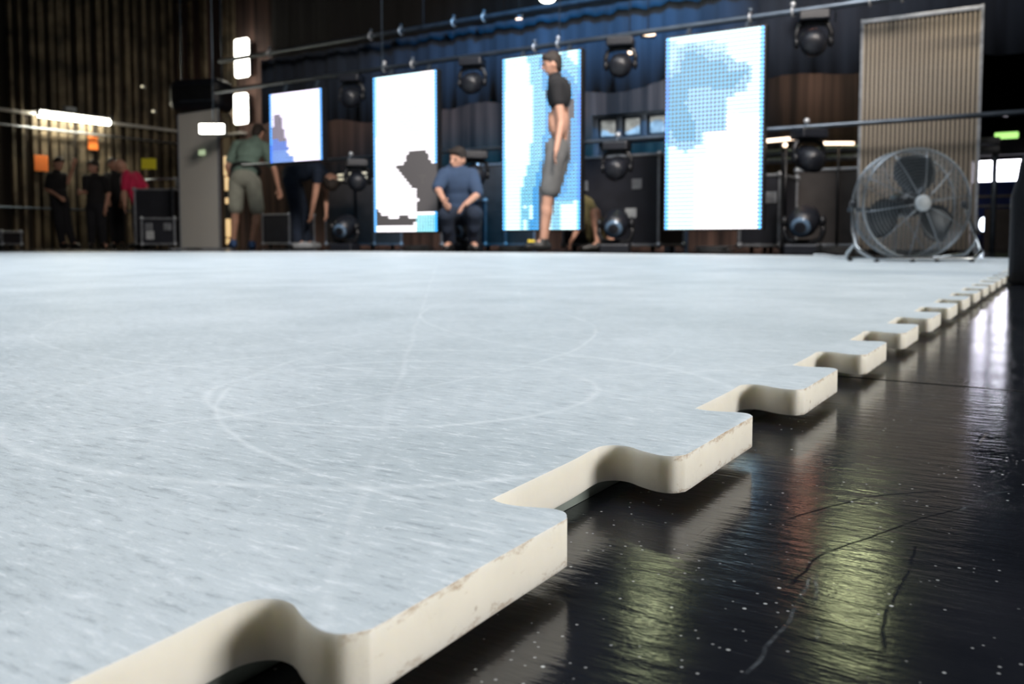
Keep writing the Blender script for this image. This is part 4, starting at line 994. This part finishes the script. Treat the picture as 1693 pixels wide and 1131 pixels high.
    if hair:
        h = MB(); h.ell(hd + R @ Vector((0,-0.016,0.026))*s, (0.083*s,0.096*s,0.106*s), R); h.ell(hd + R @ Vector((0,-0.042,-0.02))*s, (0.076*s,0.062*s,0.085*s), R)
        h.cap(hd + R @ Vector((-0.04,0.060,0.078))*s, hd + R @ Vector((0.04,0.060,0.078))*s, 0.028*s, 0.028*s)
        remesh(h.build('hair', M['hair'], root), 0.011, 2)
    t = MB()
    if crop:
        g = 0.014; t.ell(lerp(ch,sp,0.05), ((0.165+g)*s,(0.117+g)*s,0.185*s), RB); t.ell(lerp(ch,sp,0.72), ((0.13+g)*s,(0.080+g)*s,0.085*s), RB)
        for a_ in ('shL','shR'): t.cap(lerp(ch,sp,0.6), q[a_], (0.075+g)*s, (0.062+g)*s)
    else: torso(t, 0.014); t.ell(lerp(ch,pv,0.78), (0.165*s,0.128*s,0.13*s), RB)
    for sd in 'LR':
        e_ = lerp(q['sh'+sd], q['el'+sd], sleeve); t.cap(q['sh'+sd], e_, 0.082*s, 0.066*s)
    t.cap(sp, lerp(sp,hd,0.18), 0.070*s, 0.066*s)
    remesh(t.build('shirt', M[shirt], root), 0.012, 3)
    t = MB(); hips(t, 0.014)
    for sd in 'LR':
        hi, kn, an = q['hi'+sd], q['kn'+sd], q['an'+sd]
        t.cap(pv, hi, 0.12*s, 0.105*s)
        if shorts: t.cap(hi, lerp(hi,kn,shorts), 0.108*s, 0.096*s)
        else: t.cap(hi, kn, 0.106*s, 0.084*s); t.cap(kn, lerp(kn,an,0.93), 0.082*s, 0.062*s); t.ell(lerp(kn,an,0.28), (0.072*s,0.072*s,0.125*s))
    remesh(t.build('shorts' if shorts else 'trousers', M[pants], root), 0.012, 3)
    for sd in 'LR':
        t = MB(); an, to = q['an'+sd], q['to'+sd]; dd = (to-an); dd.z = 0; dd = dd.normalized() if dd.length > 0.01 else Vector((0,-1,0))
        sol = Vector((an.x, an.y, max(0.045, an.z-0.05))); t.cap(an, sol, 0.046*s, 0.046*s); t.cap(sol-dd*0.03, sol+dd*0.16*s, 0.044*s, 0.040*s); t.cap(sol+dd*0.02, sol+dd*0.10*s+Vector((0,0,0.01)), 0.050*s, 0.046*s)
        remesh(t.build('shoe', M[shoes], root), 0.012, 2)
    if belt:
        t = MB(); c_ = lerp(ch,pv,0.72); pts = [c_ + RB @ Vector((0.178*s*math.cos(a_), 0.140*s*math.sin(a_), 0)) for a_ in [2*PI*i/32 for i in range(32)]]
        t.tube(pts, 0.028, 8, closed=True); t.box(c_ + RB @ Vector((-0.16,0.02,-0.06)), (0.08,0.12,0.14)); t.build('belt', M['leather'], root)
    if extras: extras(root, q, R, RB)
    return root

# 1 left man in black, arm raised
person(15.6, 103, dict(head=(101,272,0), neck=(97,287,0), chest=(96,306,0), pelvis=(101,336,0), shL=(88,293,-0.05), shR=(108,293,0.1), elL=(80,313,-0.08), haL=(100,326,-0.22), elR=(115,303,0.05), haR=(125,276,0.0),
       hiL=(97,340,-0.05), hiR=(107,340,0.06), knL=(99,371,-0.1), knR=(112,371,0.05), anL=(103,402,-0.02), anR=(121,402,0.1), toL=(112,406,-0.1), toR=(129,406,0.05)), (0.85,-0.5,0),
       'person in black, leftmost, raising one forearm against the slatted wall')
def gadget(root, q, R, RB):
    MB().box(q['haR']+Vector((-0.02,-0.04,0.02)), (0.16,0.10,0.03)).build('sleeve_band', M['leather'], root)
person(15.6, 160, dict(head=(158,277,0), neck=(160,292,0.02), chest=(161,310,0), pelvis=(160,340,0), shL=(146,297,-0.05), shR=(176,297,0.0), elL=(144,318,-0.08), haL=(136,319,-0.25), elR=(182,321,0.0), haR=(176,344,-0.08),
       hiL=(153,344,0), hiR=(167,344,0), knL=(152,373,-0.04), knR=(169,373,-0.04), anL=(151,403,0), anR=(171,403,0), toL=(149,406,-0.14), toR=(175,406,-0.14)), (-0.5,-0.85,-0.1),
       'person in black, middle of the three at left, one hand held out')
def shirt_print(root, q, R, RB):
    c_ = q['chest'] + Vector((-0.105,-0.115,0.06))
    o = MB().ell((0,0,0), (0.075,0.016,0.125), Matrix.Rotation(0.15,3,'Y') @ Matrix.Rotation(-0.6,3,'Z')).build('shirt_print', M['print'], root); o.location = c_
person(15.0, 224, dict(head=(203,275,-0.1), neck=(212,289,-0.05), chest=(221,305,-0.02), pelvis=(235,341,0), shL=(212,294,-0.16), shR=(228,292,0.12), elL=(208,318,-0.22), haL=(208,340,-0.25), elR=(246,316,0.0), haR=(236,335,-0.1),
       hiL=(230,346,-0.08), hiR=(240,346,0.08), knL=(228,374,-0.10), knR=(240,374,0.08), anL=(229,403,-0.08), anR=(243,403,0.1), toL=(219,407,-0.14), toR=(234,407,0.04)), (-0.9,-0.3,-0.35),
       'person in a red t-shirt with pale print and blue jeans, leaning left', shirt='red_cloth', pants='jeans', extras=shirt_print, hair=False)
person(16.2, 192, dict(head=(190,273,0), neck=(192,288,0), chest=(193,305,0), pelvis=(194,337,0), shL=(181,293,0), shR=(204,293,0), elL=(180,314,0), haL=(182,330,-0.12), elR=(206,314,0), haR=(203,332,-0.1),
       hiL=(190,341,0), hiR=(199,341,0), knL=(189,370,0), knR=(200,370,0), anL=(189,402,0), anR=(201,402,0), toL=(185,405,-0.12), toR=(201,405,-0.12)), (0.7,-0.6,-0.2),
       'person with dark hair half hidden between the man in black and the red t-shirt')
# man in shorts, seen from behind, leaning forward
person(13.2, 408, dict(head=(430,222,0.55), neck=(425,236,0.45), chest=(416,252,0.28), pelvis=(405,295,0), shL=(396,243,0.36), shR=(440,246,0.42), elL=(379,276,0.25), haL=(384,298,0.35), elR=(456,282,0.45), haR=(462,312,0.5),
       hiL=(393,303,0), hiR=(420,303,0), knL=(391,350,-0.02), knR=(427,352,-0.02), anL=(386,399,0), anR=(417,401,0.0), toL=(382,404,0.16), toR=(414,405,0.16)), (0.3,0.8,-0.5),
       'person in grey-green t-shirt, khaki shorts and blue shoes, seen from behind', shirt='green_cloth', pants='khaki', shoes='shoe_blue', shorts=0.86, belt=True, s=1.15, sleeve=0.7)
# bending worker
person(11.9, 500, dict(head=(548,301,-0.12), neck=(537,288,-0.08), chest=(516,282,-0.03), pelvis=(484,290,0), shL=(528,286,-0.22), shR=(530,280,0.16), elL=(522,322,-0.22), haL=(516,352,-0.2), elR=(540,318,0.16), haR=(540,348,0.1),
       hiL=(482,298,-0.10), hiR=(486,296,0.10), knL=(490,345,-0.12), knR=(500,345,0.12), anL=(492,400,-0.10), anR=(506,400,0.12), toL=(504,405,-0.1), toR=(518,405,0.12)), (0.75,-0.2,-0.6),
       'person in navy clothes bent double below the shortest screen, bare arm hanging', shirt='navy_cloth', pants='navy_cloth', shoes='shoe_grey', sleeve=0.35, s=1.05)
# crouching person in blue between screens 2 and 3
person(8.95, 752, dict(head=(757,264,0), neck=(757,282,0.03), chest=(757,302,0.05), pelvis=(762,352,0.12), shL=(736,291,-0.02), shR=(780,291,0.04), elL=(724,312,-0.15), haL=(734,332,-0.32), elR=(790,322,-0.05), haR=(768,340,-0.3),
       hiL=(752,358,0.10), hiR=(774,358,0.10), knL=(738,356,-0.30), knR=(785,354,-0.28), anL=(744,402,-0.10), anR=(782,402,-0.08), toL=(738,408,-0.26), toR=(786,408,-0.24)), (-0.5,-0.8,-0.25),
       'person in a steel-blue shirt crouching between the white and cyan screens', shirt='blue_cloth', pants='navy_cloth', sleeve=0.9)
# standing figure before the cyan screen
def boots_trim(root, q, R, RB):
    MB().box(q['toL']+Vector((-0.02,-0.06,0.05)), (0.06,0.015,0.02)).build('boot_trim', M['yellow'], root)
person(7.65, 918, dict(head=(912,110,0), neck=(917,133,0.02), chest=(924,160,0.02), pelvis=(920,250,0.0), shL=(920,146,-0.13), shR=(930,147,0.14), elL=(927,205,-0.16), haL=(919,250,-0.22), elR=(934,208,0.14), haR=(929,255,0.08),
       hiL=(917,262,-0.07), hiR=(925,262,0.08), knL=(905,326,-0.07), knR=(908,328,0.05), anL=(898,398,-0.04), anR=(900,398,0.06), toL=(882,408,-0.06), toR=(884,408,0.05)), (-1,-0.1,-0.15),
       'person standing sideways before the cyan screen in short black top and grey shorts', shirt='black_cloth', pants='grey_cloth', shorts=0.80, sleeve=0.42, extras=boots_trim, s=0.86, crop=True)
# crouching figure right of the cyan screen
person(9.25, 985, dict(head=(948,318,0.25), neck=(956,332,0.22), chest=(965,348,0.18), pelvis=(990,386,0.12), shL=(950,342,0.05), shR=(970,338,0.3), elL=(958,372,-0.02), haL=(948,392,-0.05), elR=(984,362,0.2), haR=(1000,384,0.05),
       hiL=(984,388,0.02), hiR=(996,388,0.2), knL=(984,352,-0.16), knR=(1006,366,0.02), anL=(990,405,-0.2), anR=(1010,405,-0.05), toL=(972,409,-0.22), toR=(994,409,-0.07)), (-0.9,0.1,-0.4),
       'person crouching low in olive clothes at the right foot of the cyan screen', shirt='olive', pants='olive', shorts=0.55, sleeve=0.5)
